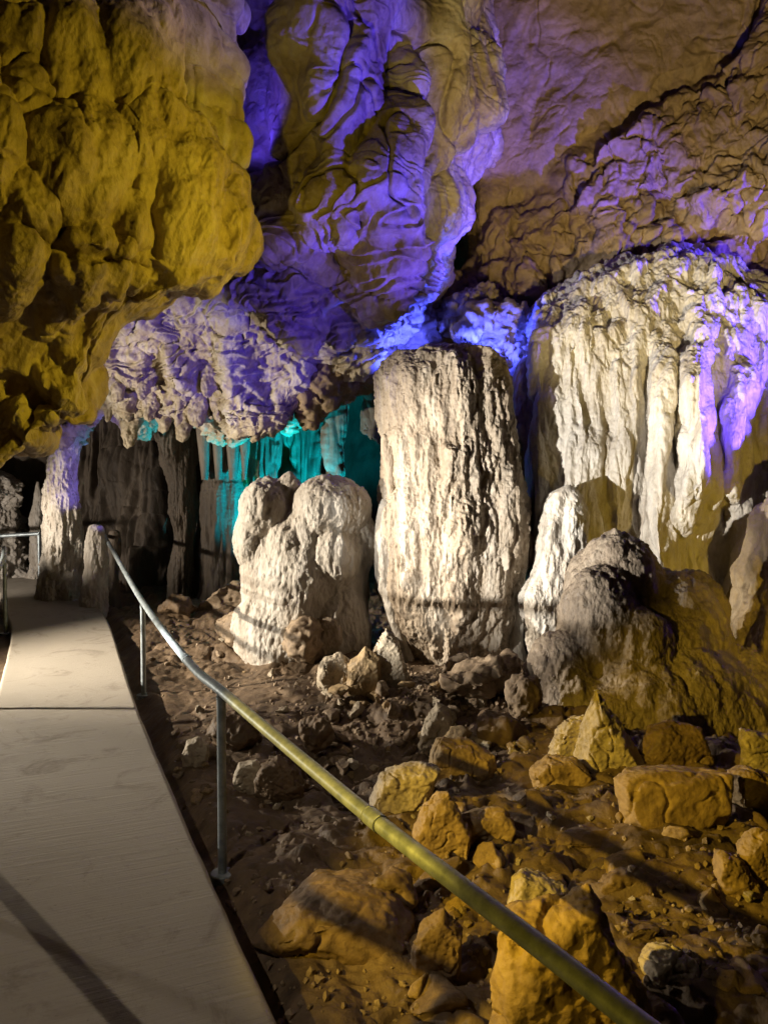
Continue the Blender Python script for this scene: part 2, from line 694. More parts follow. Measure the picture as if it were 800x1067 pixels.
# ----------------------------------------------------------------------------
# LEFT OVERHANG
# ----------------------------------------------------------------------------
def build_overhang():
    E = [(-160, 205), (-60, 200), (0, 200), (60, 212), (100, 236), (150, 243), (190, 250), (230, 264), (265, 266), (295, 250), (318, 210), (345, 150), (380, 122), (410, 104), (440, 84), (470, 44), (500, 2), (515, -40)]
    rows = []
    for py, ex in E:
        k = (py + 160) / 675
        dl = 2.7 + .5 * k
        de = 4.6 + .25 * k if py < 200 else 4.75 - .5 * sstep(200, 515, py)
        r = []
        for t in (0, .2, .4, .58, .74, .87, .95):
            px = -430 + (ex + 430) * t
            d = dl + (de - dl) * t ** 1.25
            if py > 330:
                d += .55 * sstep(330, 470, py) * (1 - abs(2 * t - 1)) * .8   # undercut
            d -= .22 * math.sin(math.pi * min(1, t * 1.02)) * math.sin(math.pi * min(1, max(0, (py + 40) / 420)))
            r.append((px, py, d))
        r.append((ex, py, de + .16))
        r.append((ex - 4, py, de + .42))
        r.append((ex - 60, py, de + .75))
        rows.append(r)
    last = rows[-1]
    rows.append([(px, py - 4, d + .25) for px, py, d in last])
    rows.append([(px, py - 70, d + .6) for px, py, d in last])
    G = net(rows, 760, 620)
    LB = [(38, 80, 26, 38, 0, .16), (90, 165, 50, 78, -.15, .22), (143, 160, 26, 58, -.35, .15), (176, 150, 32, 62, -.3, .18), (203, 205, 42, 92, -.1, .22), (238, 225, 28, 74, -.1, .20),
          (140, 228, 24, 48, -.5, .16), (90, 285, 30, 66, .15, .22), (28, 265, 34, 80, .25, .2), (127, 290, 26, 62, .3, .14), (8, 155, 24, 74, 0, .2), (72, 338, 30, 26, .6, .14), (92, 372, 26, 19, 0, .14),
          (82, 415, 44, 30, .7, .18), (48, 397, 13, 20, .3, .13), (17, 430, 15, 27, .4, .15), (40, 465, 50, 22, .8, .16), (115, 40, 85, 62, .3, .22), (165, 20, 50, 60, 0, .2), (35, 20, 38, 44, 0, .16), (200, 292, 52, 34, .5, .16),
          (-60, 60, 60, 90, 0, .2), (-60, 230, 50, 100, 0, .2), (-70, 400, 60, 90, .2, .2), (165, 305, 30, 30, .6, .14), (160, 80, 40, 50, 0, .14)]
    def f(P):
        e = P - CAM
        dz = e[:, 2] * math.cos(PITCH) + e[:, 1] * math.sin(PITCH)
        dy = e[:, 1] * math.cos(PITCH) - e[:, 2] * math.sin(PITCH)
        px = 400 + F * e[:, 0] / dy
        py = 533.5 - F * dz / dy
        px = px + 15 * fbm(P, 1.7, 3)
        py = py + 22 * fbm(P + 31, 1.5, 3)
        out = np.zeros(len(P))
        for cx, cy, rx, ry, a, h in LB:
            ca, sa = math.cos(a), math.sin(a)
            u = ((px - cx) * ca + (py - cy) * sa) / rx / 1.12
            v = (-(px - cx) * sa + (py - cy) * ca) / ry / 1.12
            out = np.maximum(out, h * np.sqrt(np.clip(1 - u * u - v * v, 0, None)))
        out = np.maximum(out * 1.1, .06 + .05 * fbm(P, 1.4, 2))
        return out - .16 + .10 * fbm(P, .8, 2) - .09 * cracks(P, 1.0, .05, 3.0) - .025 * cracks(P, 2.2, .04, 9.0)
    def lean(P):
        Q = P.copy()
        Q[:, 0] = P[:, 0] - .35 * P[:, 2]
        return aniso(Q, 1, 1, .30)
    f2 = lambda P: .09 * billow(warp(lean(P), 1.0, .25), 1.5, 1, .40, 6.6) + .02 * billow(warp(lean(P), 2, .12), 4.4, 2, .4, 2.6) + .02 * billow(warp(aniso(P, 1, 1, .6), 1.2, .28), 2.0, 1, .5, 1.7) + .05 * billow(warp(aniso(P, 1, 1, .5), 2, .15), 4.6, 1, .5, 1.7)
    f3 = lambda P: .011 * billow(warp(lean(P), 3, .08), 10, 3, .5) + .006 * fbm(P, 20, 3)
    G = displace_grid(G, (f, f2, f3), k=10)
    o = mesh_np('overhanging_rock', G, gridq(*G.shape[:2]), M['overhang'], base=at(-200, 480, 4.2))
    tag(o, 'big bulging tan rock overhang above the concrete path, lit yellow', 'rock overhang')
    return o


over = build_overhang()


def fluted_sheet(name, top, bot, depth_pts, nu, nv, mat, fold=.05, fs=9, parent=None, base=None, seedo=0.0, thick=.12, jag=.06, wob=.07):
    """a hanging curtain of stone: closed sheet of real thickness, folded along its length.
    top / bot: lists of (px, py, d) along the upper and lower edge"""
    A = catmull(np.array([at(*p) for p in top]), nu)
    B = catmull(np.array([at(*p) for p in bot]), nu)
    t = np.linspace(0, 1, nv)[:, None, None]
    u = np.linspace(0, 1, nu)
    J = jag * billow(np.stack([u * 9 + seedo, 0 * u, 0 * u + seedo], 1), 1.3, 3)
    G = A[None] * (1 - t) + B[None] * t
    G[..., 2] += (t[..., 0] ** 3) * J[None]
    W = np.stack([0 * G[..., 0] + seedo, 0 * G[..., 0], G[..., 2] * 1.6], -1).reshape(-1, 3)
    G[..., 0] += wob * fbm(W + (G * .35).reshape(-1, 3), 1.3, 3).reshape(G.shape[:2])
    N = smooth_grid(toward(G, gnormals(G)), 6)
    P = (G + seedo).reshape(-1, 3)
    D = fold * billow(warp(aniso(P, 1, 1, .10), 1.2, .08), fs, 3, .42).reshape(G.shape[:2])
    D += .05 * fold * fbm(aniso(P, 1, 1, .5), 14, 3).reshape(G.shape[:2])
    ends = np.minimum(1, np.minimum(u, 1 - u) * 14)
    front = G + N * (D + thick * ends[None] ** .5)[..., None]
    back = (G - N * thick)[:, ::-1]
    full = np.concatenate([front, back], 1)
    # close the lower lip
    lip = full.mean(1, keepdims=True)
    last = full[-1:]
    mid = np.concatenate([(front[-1:] + back[-1:, ::-1]) / 2, ((front[-1:] + back[-1:, ::-1]) / 2)[:, ::-1]], 1)
    mid[..., 2] -= thick * .4
    full = np.concatenate([full, last * .35 + mid * .65, mid], 0)
    return mesh_np(name, full, gridq(full.shape[0], full.shape[1], True), mat, parent, base)


# ----------------------------------------------------------------------------
# HANGING CEILING ROCK in the middle
# ----------------------------------------------------------------------------
def build_ceiling_rock():
    rows = [
        [(120, -130, 5.2), (220, -130, 5.8), (300, -130, 5.7), (380, -130, 5.9), (450, -130, 6.5), (505, -130, 7.2), (540, -130, 8.0), (560, -130, 9.2)],
        [(140, 0, 6.4), (232, 0, 6.9), (290, 0, 6.0), (380, 0, 6.0), (450, 0, 6.5), (508, 0, 7.3), (522, 0, 8.2), (535, 0, 9.4)],
        [(150, 60, 6.8), (232, 60, 7.1), (290, 60, 6.0), (380, 60, 6.0), (450, 60, 6.5), (506, 60, 7.3), (516, 60, 8.2), (528, 60, 9.4)],
        [(160, 110, 6.9), (236, 110, 7.0), (290, 110, 6.1), (375, 110, 5.9), (445, 110, 6.5), (500, 110, 7.4), (508, 110, 8.3), (515, 110, 9.4)],
        [(180, 180, 6.9), (248, 180, 6.8), (305, 180, 5.95), (375, 180, 5.75), (438, 180, 6.4), (488, 180, 7.4), (495, 180, 8.3), (500, 180, 9.4)],
        [(180, 240, 7.0), (255, 240, 6.8), (315, 240, 6.1), (375, 240, 5.95), (430, 240, 6.5), (466, 240, 7.4), (470, 240, 8.4), (470, 240, 9.6)],
        [(160, 290, 7.3), (225, 290, 7.05), (295, 290, 6.6), (360, 290, 6.5), (420, 290, 6.8), (458, 290, 7.4), (460, 290, 8.5), (450, 290, 9.7)],
        [(110, 335, 7.7), (180, 335, 7.4), (250, 335, 7.2), (320, 335, 7.0), (390, 335, 7.1), (434, 335, 7.5), (436, 335, 8.6), (420, 335, 9.8)],
        [(80, 380, 8.2), (140, 380, 7.9), (210, 380, 7.7), (270, 380, 7.6), (335, 380, 7.6), (388, 378, 7.8), (390, 376, 8.8), (370, 380, 9.8)],
        [(72, 415, 8.7), (120, 415, 8.4), (180, 415, 8.2), (240, 415, 8.1), (290, 415, 8.0), (334, 410, 8.2), (340, 408, 9.0), (330, 415, 9.9)],
        [(72, 436, 9.1), (110, 440, 8.8), (165, 440, 8.55), (225, 440, 8.4), (265, 440, 8.4), (285, 440, 8.6), (300, 436, 9.2), (310, 430, 10)],
        [(72, 425, 9.7), (110, 428, 9.5), (165, 428, 9.3), (225, 428, 9.2), (262, 428, 9.2), (280, 428, 9.3), (295, 425, 9.8), (310, 420, 10.3)],
        [(72, 380, 10.6), (110, 380, 10.6), (165, 380, 10.6), (225, 380, 10.6), (255, 380, 10.6), (280, 380, 10.6), (300, 380, 10.7), (310, 380, 10.8)],
    ]
    G = net(rows, 820, 640)
    f = lambda P: .50 * billow(warp(aniso(P, 1, .8, .8), .8, .4), 1.0, 1, .45, 8.1)
    f2 = lambda P: .20 * cells(warp(aniso(P, 1.0, .75, .9), 1.0, .30), 1.5, 3.3) + .07 * cells(warp(aniso(P, 1.0, .7, .9), 2.0, .16), 3.4, 13.3) - .16 - .14 * cracks(P, 1.0, .05, 5.0) - .08 * cracks(P, 2.2, .045, 11.0)
    def low(P):
        return sstep(3.6, 2.6, P[:, 2])
    def f3(P):
        w = low(P)
        return (.006 + .010 * w) * billow(warp(aniso(P, 1.2, .5, .6), 2, .10), 7, 2, .42, 2.2) + (.008 + .014 * w) * fbm(P, 9, 4, .6)
    def fl(P):
        x = P[:, 0] - .25 * (P[:, 2] - 4)
        w = sstep(.0, .55, x) * sstep(2.9, 3.7, P[:, 2])
        Q = P.copy()
        Q[:, 0] = P[:, 0] + .22 * P[:, 2]
        return w * (.11 * billow(warp(aniso(Q, 1, 1, .13), .8, .14), 2.2, 2, .45, 21.0) + .03 * billow(warp(aniso(Q, 1, 1, .12), 2, .08), 8, 2, .5, 2.0))
    def slope(P):
        return np.stack([P[:, 0] + .15 * (P[:, 1] - P[:, 2]), (P[:, 1] + P[:, 2]) * .7, (P[:, 1] - P[:, 2]) * .17], 1)
    def fr(P):
        w = sstep(3.9, 3.0, P[:, 2])
        return w * (.08 - .15 * cells(warp(aniso(P, 1, .6, .8), 2.0, .16), 2.7, 5.0) - .05 * cells(warp(aniso(P, 1, .6, .9), 3.0, .1), 6.5, 15.0) + .03 * billow(warp(slope(P), 2.5, .10), 5.0, 2, .4, 8.0))
    def f2w(P):
        x = P[:, 0] - .25 * (P[:, 2] - 4)
        return f2(P) * (1 - .75 * sstep(.0, .55, x)) * (1 - .7 * sstep(3.9, 3.0, P[:, 2]))
    def plates(P):
        w = .08 + .40 * sstep(4.4, 3.6, P[:, 2])
        q = fbm(warp(aniso(P, .55, .55, 1.5), 1.2, .25), 1.3, 3, .5, 3.0) * 4.2
        q = q - np.floor(q)
        return w * .13 * q * sstep(1.0, .88, q)
    G = displace_grid(G, (f, fl, fr, f2w, plates, f3), k=10)
    o = mesh_np('hanging_ceiling_rock', G, gridq(*G.shape[:2]), M['ceiling'], base=at(240, 440, 8.5))
    tag(o, 'huge lumpy ceiling rock sloping down to a ragged white fringe, washed purple', 'ceiling rock')
    return o


ceil_rock = build_ceiling_rock()


def stalactite(name, px, py_tip, d, wpx, hpx, parent, mat, seed, lean=0.0, base_flare=1.5):
    tip = at(px, py_tip, d)
    r = wpx / F * d * .5
    h = hpx / F * d
    nu, nv = 72, 90
    th = np.linspace(0, 2 * np.pi, nu, endpoint=False)
    t = np.linspace(0, 1, nv)
    prof = np.interp(t, [0, .06, .2, .45, .75, 1], [0.02, .38, .62, .85, 1.05, base_flare]) * r
    T, Z = np.meshgrid(th, t)
    R = prof[:, None] * np.ones_like(T)
    G = np.stack([R * np.cos(T) + lean * Z * h, R * np.sin(T) * .8 + .5 * Z * h, Z * h], -1) + tip
    P = (G + seed * 3.7).reshape(-1, 3)
    D = (.34 * r * billow(warp(aniso(P, 1, 1, .45), 3, .05), 5.5, 3, .5) + .10 * r * fbm(P, 16, 2)).reshape(nv, nu)
    rad = np.stack([np.cos(T), np.sin(T), 0 * T - .2], -1)
    G = G + rad * (D * np.interp(t, [0, .1, 1], [.3, 1, 1])[:, None])[..., None]
    return mesh_np(name, G, gridq(nv, nu, True), mat, parent, tip)


for i, (px, py, d, w, h) in enumerate([(95, 446, 8.75, 22, 40), (112, 440, 8.55, 18, 40), (133, 468, 8.5, 24, 62), (156, 440, 8.35, 22, 44), (170, 452, 8.4, 24, 50),
                                       (190, 461, 8.3, 26, 58), (205, 446, 8.2, 26, 50), (228, 440, 8.15, 24, 46), (246, 452, 8.2, 24, 50), (262, 456, 8.2, 26, 56),
                                       (282, 428, 8.0, 26, 46), (306, 414, 7.95, 26, 46), (148, 418, 8.1, 18, 40), (216, 415, 7.9, 22, 40), (330, 402, 7.95, 24, 40), (120, 420, 8.3, 16, 30)]):
    stalactite('stalactite', px, py, d, w, h, ceil_rock, M['ceiling'], i + 1)

# ----------------------------------------------------------------------------
# UPPER RIGHT WALL
# ----------------------------------------------------------------------------
def build_upper_wall():
    nu, nv = 640, 640
    PX, PY = np.meshgrid(np.linspace(462, 960, nu), np.linspace(-180, 440, nv))
    B = np.interp(PX, [460, 500, 540, 580, 615, 650, 690, 740, 780, 800, 960], [300, 255, 222, 196, 160, 140, 100, 70, 40, -40, -90])
    P0 = at_many(PX, PY, 8.2).reshape(-1, 3)
    wob = (26 * fbm(P0, .9, 4) ).reshape(nv, nu)
    B = B + wob
    d = 8.7 - .0022 * (PX - 480)
    d = d + .0009 * (200 - PY) * 0
    s = sstep(-30, 40, PY - B)
    d = d - .24 * s + .12 * np.exp(-((PY - B + 8) / 10) ** 2)
    d = d + 2.2 * sstep(500, 455, PX)        # turns back into the cleft beside the ceiling rock
    d = d - .6 * np.clip((-PY) / 180, 0, 1)
    G = at_many(PX, PY, d)
    sm = s.ravel()
    f = lambda P: (.10 + .20 * sm) * billow(warp(P, .8, .4), 1.0, 1, .5, 4.4) + .06 * fbm(P, .6, 2)
    f2 = lambda P: (.045 + .12 * sm) * billow(warp(P, 1.2, .35), 2.1, 2, .45, 9.4)
    f3 = lambda P: (.010 + .024 * sm) * billow(warp(P, 3, .1), 6, 3) + .004 * fbm(P, 14, 3) - (.02 + .07 * sm) * cracks(P, 1.6, .04, 2.0) - (.006 + .05 * sm) * cracks(P, 3.4, .05, 7.0)
    G = displace_grid(G, (f, f2, f3), k=8)
    o = mesh_np('upper_rock_wall', G, gridq(nv, nu), M['wall'], base=at(700, 400, 8.3))
    tag(o, 'smooth brown rock wall above a broken ledge with blue lit edges', 'rock wall')


build_upper_wall()

# purple ledge at the upper right edge of the view
# ----------------------------------------------------------------------------
# RIGHT FLOWSTONE CURTAIN
# ----------------------------------------------------------------------------
def build_flowstone():
    nu, nv = 640, 760
    pxs = np.linspace(536, 930, nu)
    T = interp([536, 548, 560, 585, 610, 650, 690, 730, 780, 830, 930], [360, 332, 312, 300, 286, 272, 258, 260, 282, 300, 330])(pxs)
    t = np.linspace(0, 1, nv)
    tt = np.concatenate([[0], np.cumsum(np.ones(nv - 1))]) / (nv - 1)
    PX = np.repeat(pxs[None], nv, 0)
    BOT = 760
    PY = T[None] + (BOT - T[None]) * np.clip((tt[:, None] - .08) / .92, 0, 1)
    d = np.interp(tt, [0, .03, .06, .10, .16, .3, .6, 1.0], [9.6, 8.6, 7.9, 7.45, 7.2, 7.0, 6.85, 6.7])[:, None] * np.ones_like(PX)
    d = d + 1.5 * sstep(560, 534, PX)
    d = d - .0008 * (PX - 650)
    # the folds seen in the photograph: centre, half width, depth, upper and lower end
    def lobe(c0, c1, w, a, y0, y1):
        c = np.interp(PY, [260, 720], [c0, c1])
        e = np.clip(1 - ((PX - c) / w) ** 2, 0, None) ** .5
        return a * e * sstep(y0 - 45, y0 + 70, PY) * (1 - sstep(y1 - 20, y1 + 8, PY))
    P0 = at_many(PX, PY, 7.0).reshape(-1, 3)
    PXo = PX
    PX = PX + (13 * fbm(aniso(P0, 1, 1, .7), 1.3, 3)).reshape(nv, nu)
    for l in [(585, 565, 34, .22, 300, 800), (632, 628, 30, .26, 325, 800), (612, 600, 22, .20, 420, 800), (668, 690, 22, .2, 335, 800),
              (704, 712, 34, .40, 340, 800), (750, 738, 34, .46, 330, 528), (722, 716, 16, .34, 360, 556), (650, 655, 13, .22, 345, 560),
              (690, 682, 12, .25, 390, 800), (735, 733, 9, .2, 380, 536), (800, 790, 40, .25, 300, 800), (760, 775, 16, .2, 420, 800), (566, 560, 20, .18, 560, 800)]:
        d = d - .6 * lobe(*l)
    for _ in range(5):
        d[:, 1:-1] = (d[:, :-2] + 2 * d[:, 1:-1] + d[:, 2:]) / 4
    G = at_many(PXo, PY, d)
    f = lambda P: .09 * billow(warp(aniso(P, 1, 1, .30), 1.0, .18), 2.1, 2, .5, 2.7)
    f2 = lambda P: .06 * billow(warp(aniso(P, 1, 1, .20), 1.8, .12), 4.6, 2, .45, 6.1)
    f3 = lambda P: .015 * billow(warp(aniso(P, 1, 1, .3), 4, .05), 14, 2, .5) + .004 * fbm(P, 26, 2)
    G = displace_grid(G, (f, f2, f3), k=6)
    o = mesh_np('flowstone_curtain', G, gridq(nv, nu), M['white'], base=at(690, 700, 7.0))
    tag(o, 'tall wide cream flowstone curtain with deep vertical folds, purple at its top', 'flowstone')


build_flowstone()


# ----------------------------------------------------------------------------
# COLUMNS (outline from the photograph turned into a round body)
# ----------------------------------------------------------------------------
def column(name, outline, d, mat, depth=.8, nu=420, nv=520, amp=(.09, .05, .016), fs=(1.6, 4.2, 12), zs=.28, seed=0.0, label=None, cat=None, group=None, parent=None, lump=0.0):
    ys = [o[0] for o in outline]
    Ls = [at(o[1], o[0], d) for o in outline]
    Rs = [at(o[2], o[0], d) for o in outline]
    # resample by height
    n = nv
    s = np.linspace(0, len(ys) - 1, n)
    C = catmull(np.array([(a + b) / 2 for a, b in zip(Ls, Rs)]), n)
    rad = catmull(np.array([np.linalg.norm(b - a) / 2 for a, b in zip(Ls, Rs)])[:, None], n)[:, 0]
    rad = np.maximum(rad, .004)
    th = np.linspace(0, 2 * np.pi, nu, endpoint=False)
    Rr = rad[:, None]
    G = np.stack([C[:, 0:1] + Rr * np.cos(th)[None], C[:, 1:2] + Rr * depth * np.sin(th)[None], C[:, 2:3] + 0 * th[None] * Rr], -1)
    if lump:
        P = (G + seed).reshape(-1, 3)
        D = lump * (cells(warp(aniso(P, 1, 1, .6), 1.2, .25), 1.9, 3.0) - .45) + .5 * lump * billow(warp(aniso(P, 1, 1, .5), 2, .15), 4.0, 2, .5, 8.0)
        D = D.reshape(n, nu) * np.minimum(1, rad / .4)[:, None]
        G = G + np.stack([np.cos(th)[None] + 0 * D, np.sin(th)[None] + 0 * D, .5 + 0 * D], -1) * D[..., None]
    for a, f, z in zip(amp, fs, (zs * 1.2, zs, zs * 1.6)):
        P = (G + seed).reshape(-1, 3)
        D = a * billow(warp(aniso(P, 1, 1, z), f * .5, .22 / f), f, 3, .5).reshape(n, nu)
        rd = np.stack([np.cos(th)[None] + 0 * D, np.sin(th)[None] + 0 * D, 0 * D], -1)
        D = D * np.minimum(1, rad / .25)[:, None]
        if f > 3:
            D = D * (.45 + 1.2 * sstep(-.35, .45, fbm(P, 1.6, 3, .5, 50 + f))).reshape(n, nu)
        G = G + rd * D[..., None]
    P = (G + seed).reshape(-1, 3)
    P = (G + seed).reshape(-1, 3)
    D = (amp[2] * .9 * fbm(warp(aniso(P, 1, 1, .09), 1.5, .04), 17, 3, .6) + amp[2] * .5 * fbm(P, 30, 2)).reshape(n, nu) * np.minimum(1, rad / .25)[:, None]
    G = G + rd * D[..., None]
    # top cap closes through the small first radius
    base = C[-1]
    o = mesh_np(name, G, gridq(n, nu, True), mat, parent, base)
    if label:
        tag(o, label, cat, group)
    return o


# pale fluted drape on the overhang's upper right
fluted_sheet('drape', [(150, -70, 4.55), (172, -70, 4.6), (197, -70, 4.72), (222, -70, 4.9), (240, -70, 5.25)],
             [(140, 150, 4.75), (168, 185, 4.75), (197, 205, 4.8), (226, 215, 4.95), (250, 225, 5.25)], None, 260, 300, M['ceiling'], .12, 3.0, over, at(190, 60, 4.6), 2.0, .10, .05, .22)

big = column('stone_column', [(364, 436, 490), (367, 424, 503), (373, 412, 514), (382, 404, 523), (394, 400, 529), (408, 400, 531), (430, 400, 532), (465, 401, 536), (500, 399, 541), (530, 396, 546), (560, 395, 549), (590, 397, 546), (625, 402, 538), (655, 415, 531), (675, 427, 526), (700, 438, 522), (725, 440, 524)],
             6.95, M['column'], .9, 560, 720, (.07, .032, .017), (1.2, 3.4, 16), .20, 1.3,
             'massive pale upright stone column, rounded flat top, side lit rough surface', 'stone column', lump=.11)
column('lobe', [(520, 398, 404), (530, 394, 408), (560, 390, 412), (600, 391, 414), (640, 402, 416), (665, 412, 424), (690, 420, 432)], 6.75, M['white'], 1, 120, 200, (.03, .03, .01), (3, 6, 14), .3, 5.0, parent=big)
column('lobe', [(452, 398, 402), (456, 397, 408), (470, 397, 412), (490, 400, 412), (520, 404, 410)], 6.7, M['column'], 1, 100, 120, (.02, .02, .01), (3, 6, 14), .3, 7.0, parent=big)

# slab leaning between the big column and the curtain
column('rock_pillar', [(372, 545, 552), (385, 535, 562), (420, 530, 566), (470, 530, 562), (520, 535, 556), (560, 538, 556), (620, 538, 556), (680, 536, 560)], 7.6, M['overhang'], 1, 160, 300, (.06, .04, .01), (2, 5, 12), .3, 4.0,
       'shadowed brown rock pillar wedged behind the massive pale column', 'rock pillar')
# small white stalagmites at the curtain's foot
column('stalagmite', [(586, 536, 539), (592, 530, 545), (610, 528, 548), (640, 531, 548), (665, 530, 545), (690, 528, 550)], 6.75, M['white'], .9, 140, 200, (.04, .03, .01), (3, 6, 14), .4, 9.0,
       'small knobbly white stalagmite at the foot of the massive pale column', 'stalagmite')
column('stalagmite', [(505, 590, 594), (515, 577, 606), (540, 566, 612), (580, 556, 612), (600, 552, 606), (620, 545, 602), (650, 548, 600), (672, 552, 598), (690, 556, 598)], 6.45, M['white'], .8, 260, 320, (.07, .05, .014), (2.2, 5, 14), .35, 11.0,
       'smooth lobed cream stalagmite leaning against the flowstone curtain beside the brown mound', 'stalagmite')


# lobed white flowstone, middle left -------------------------------------------
def blob_px(px, py, d, wpx, hpx, dep=1.0, sub=3):
    c = at(px, py, d)
    r = wpx / F * d / 2
    return ell(c, (r, r * dep, hpx / F * d / 2), sub=sub)


def build_white_flow():
    d = 7.05
    B = [blob_px(278, 590, d, 54, 178), blob_px(300, 605, d + .05, 90, 170), blob_px(322, 592, d, 86, 148), blob_px(312, 618, d - .08, 92, 160), blob_px(330, 616, d - .1, 70, 146), blob_px(262, 548, d, 28, 60), blob_px(366, 534, d - .05, 32, 54), blob_px(330, 516, d - .1, 26, 34), blob_px(278, 532, d - .06, 58, 68), blob_px(345, 530, d - .1, 84, 70), blob_px(302, 514, d - .05, 27, 46), blob_px(262, 562, d - .06, 42, 66), blob_px(372, 566, d - .06, 40, 78), blob_px(318, 552, d - .14, 50, 62), blob_px(300, 575, d - .22, 44, 70), blob_px(350, 580, d - .22, 54, 80), blob_px(322, 614, d - .2, 48, 160), blob_px(312, 560, d - .12, 34, 90),  blob_px(268, 570, d, 36, 90), blob_px(302, 560, d + .05, 24, 132), blob_px(345, 590, d - .05, 78, 182, .9), blob_px(330, 560, d - .1, 46, 110),
         blob_px(365, 600, d, 42, 150), blob_px(310, 620, d - .05, 90, 150, .8), blob_px(300, 660, d - .1, 110, 120, .8), blob_px(350, 660, d - .15, 76, 130, .9), blob_px(290, 560, d - .1, 30, 80),
         blob_px(274, 652, d - .1, 52, 80, .9), blob_px(346, 520, d - .18, 34, 40), blob_px(370, 520 + 30, d - .1, 24, 70), blob_px(320, 575, d - .28, 26, 120), blob_px(352, 580, d - .28, 22, 110),
         blob_px(256, 655, d, 34, 56)]
    V, N, Q = voxel_union(B, .014, 9)
    for fn in (lambda P: .03 * billow(warp(aniso(P, 1, 1, .3), 1.5, .15), 2.6, 1, .5, 3.0),
               lambda P: .020 * billow(warp(aniso(P, 1, 1, .26), 2.5, .08), 7.0, 2, .5, 1.0),
               lambda P: .010 * billow(aniso(P, 1, 1, .5), 20, 2) + .006 * fbm(P, 30, 2)):
        V = V + vnormals(V, Q) * fn(V)[:, None]
    o = mesh_np('lobed_flowstone', V, Q, M['white'], base=at(315, 685, d))
    tag(o, 'white lobed flowstone mass with several rounded tops, glowing before teal curtains', 'flowstone')


build_white_flow()


def build_mound():
    d = 5.5
    def bp(px, py, d, w, h, dep=1.0):
        return blob_px(px, py, d, w, h, dep)
    B = [bp(645, 700, 5.6, 130, 290, .9), bp(640, 615, 5.6, 100, 120, .9), bp(690, 690, 5.6, 150, 200, .9), bp(590, 735, 5.3, 100, 170, .9), bp(625, 660, 5.35, 90, 150, .9),
         bp(710, 760, 5.3, 190, 190, .8), bp(660, 770, 5.2, 180, 190, .8), bp(745, 790, 5.3, 130, 150, .8), bp(600, 760, 5.2, 110, 150, .9), bp(760, 760, 5.6, 110, 180, .9), bp(720, 650, 5.75, 70, 120, .9), bp(665, 690, 5.2, 70, 120, .8)]
    V, N, Q = voxel_union(B, .014, 6)
    for fn in (lambda P: .06 * billow(warp(aniso(P, 1, 1, .6), 1.2, .2), 1.7, 1, .5, 6.0),
               lambda P: .026 * billow(warp(aniso(P, 1, 1, .4), 2.5, .12), 5.0, 2, .5, 4.0),
               lambda P: .014 * billow(aniso(P, 1, 1, .55), 17, 3, .6) + .006 * fbm(P, 30, 2)):
        V = V + vnormals(V, Q) * fn(V)[:, None]
    o = mesh_np('stone_mound', V, Q, M['mound'], base=at(670, 790, d))
    tag(o, 'broad grey brown domed mound standing before the cream flowstone curtain', 'stalagmite mound')


build_mound()

# far right brown fold at the edge of the view
column('rock_buttress', [(470, 860, 900), (520, 800, 980), (560, 785, 1010), (620, 772, 1010), (680, 762, 1010), (740, 756, 1010), (800, 760, 1010)], 6.2, M['overhang'], .6, 240, 400, (.12, .06, .012), (1.4, 4, 12), .35, 3.0,
       'brown rock buttress cut off at the view edge behind the mound', 'rock buttress')

# ----------------------------------------------------------------------------
# BACK OF THE CAVE: columns, drapes, curtains
# ----------------------------------------------------------------------------
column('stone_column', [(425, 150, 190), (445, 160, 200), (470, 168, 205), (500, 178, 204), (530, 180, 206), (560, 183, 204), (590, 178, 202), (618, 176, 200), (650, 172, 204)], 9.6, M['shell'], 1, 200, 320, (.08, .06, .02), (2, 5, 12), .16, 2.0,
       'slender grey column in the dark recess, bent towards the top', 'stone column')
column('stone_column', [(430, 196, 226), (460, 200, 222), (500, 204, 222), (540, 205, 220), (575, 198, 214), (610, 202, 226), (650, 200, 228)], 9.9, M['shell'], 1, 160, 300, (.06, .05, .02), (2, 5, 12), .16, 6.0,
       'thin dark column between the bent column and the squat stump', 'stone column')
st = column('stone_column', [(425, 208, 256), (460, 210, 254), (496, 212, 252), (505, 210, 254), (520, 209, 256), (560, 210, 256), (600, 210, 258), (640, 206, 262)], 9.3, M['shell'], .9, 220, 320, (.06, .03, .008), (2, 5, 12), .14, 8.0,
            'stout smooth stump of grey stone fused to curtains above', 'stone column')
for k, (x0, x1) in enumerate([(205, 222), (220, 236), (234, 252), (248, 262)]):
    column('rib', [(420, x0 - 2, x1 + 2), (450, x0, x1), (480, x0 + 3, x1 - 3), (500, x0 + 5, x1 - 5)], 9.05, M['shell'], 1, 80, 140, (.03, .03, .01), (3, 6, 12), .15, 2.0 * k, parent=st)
column('stone_column', [(430, 60, 80), (455, 56, 84), (490, 50, 82), (520, 46, 84), (560, 44, 88), (590, 44, 90), (615, 40, 92), (640, 40, 92)], 9.2, M['white'], .9, 240, 340, (.08, .05, .016), (2.2, 5, 12), .3, 15.0,
       'rough pale column beside the path, purple on its shaded side', 'stone column')
column('stalagmite', [(546, 97, 101), (550, 92, 108), (570, 89, 112), (600, 88, 114), (625, 84, 114), (645, 86, 112)], 8.7, M['white'], .9, 160, 220, (.05, .04, .012), (3, 6, 14), .35, 17.0,
       'knee high pale stump tight behind the handrail at the path edge', 'stalagmite')
column('stalagmite', [(552, 118, 121), (556, 114, 125), (575, 112, 126), (600, 110, 124), (625, 110, 126), (640, 108, 128)], 9.2, M['shell'], .9, 100, 180, (.03, .03, .01), (3, 6, 14), .4, 19.0,
       'thin knobbed grey stump just right of the handrail end', 'stalagmite')

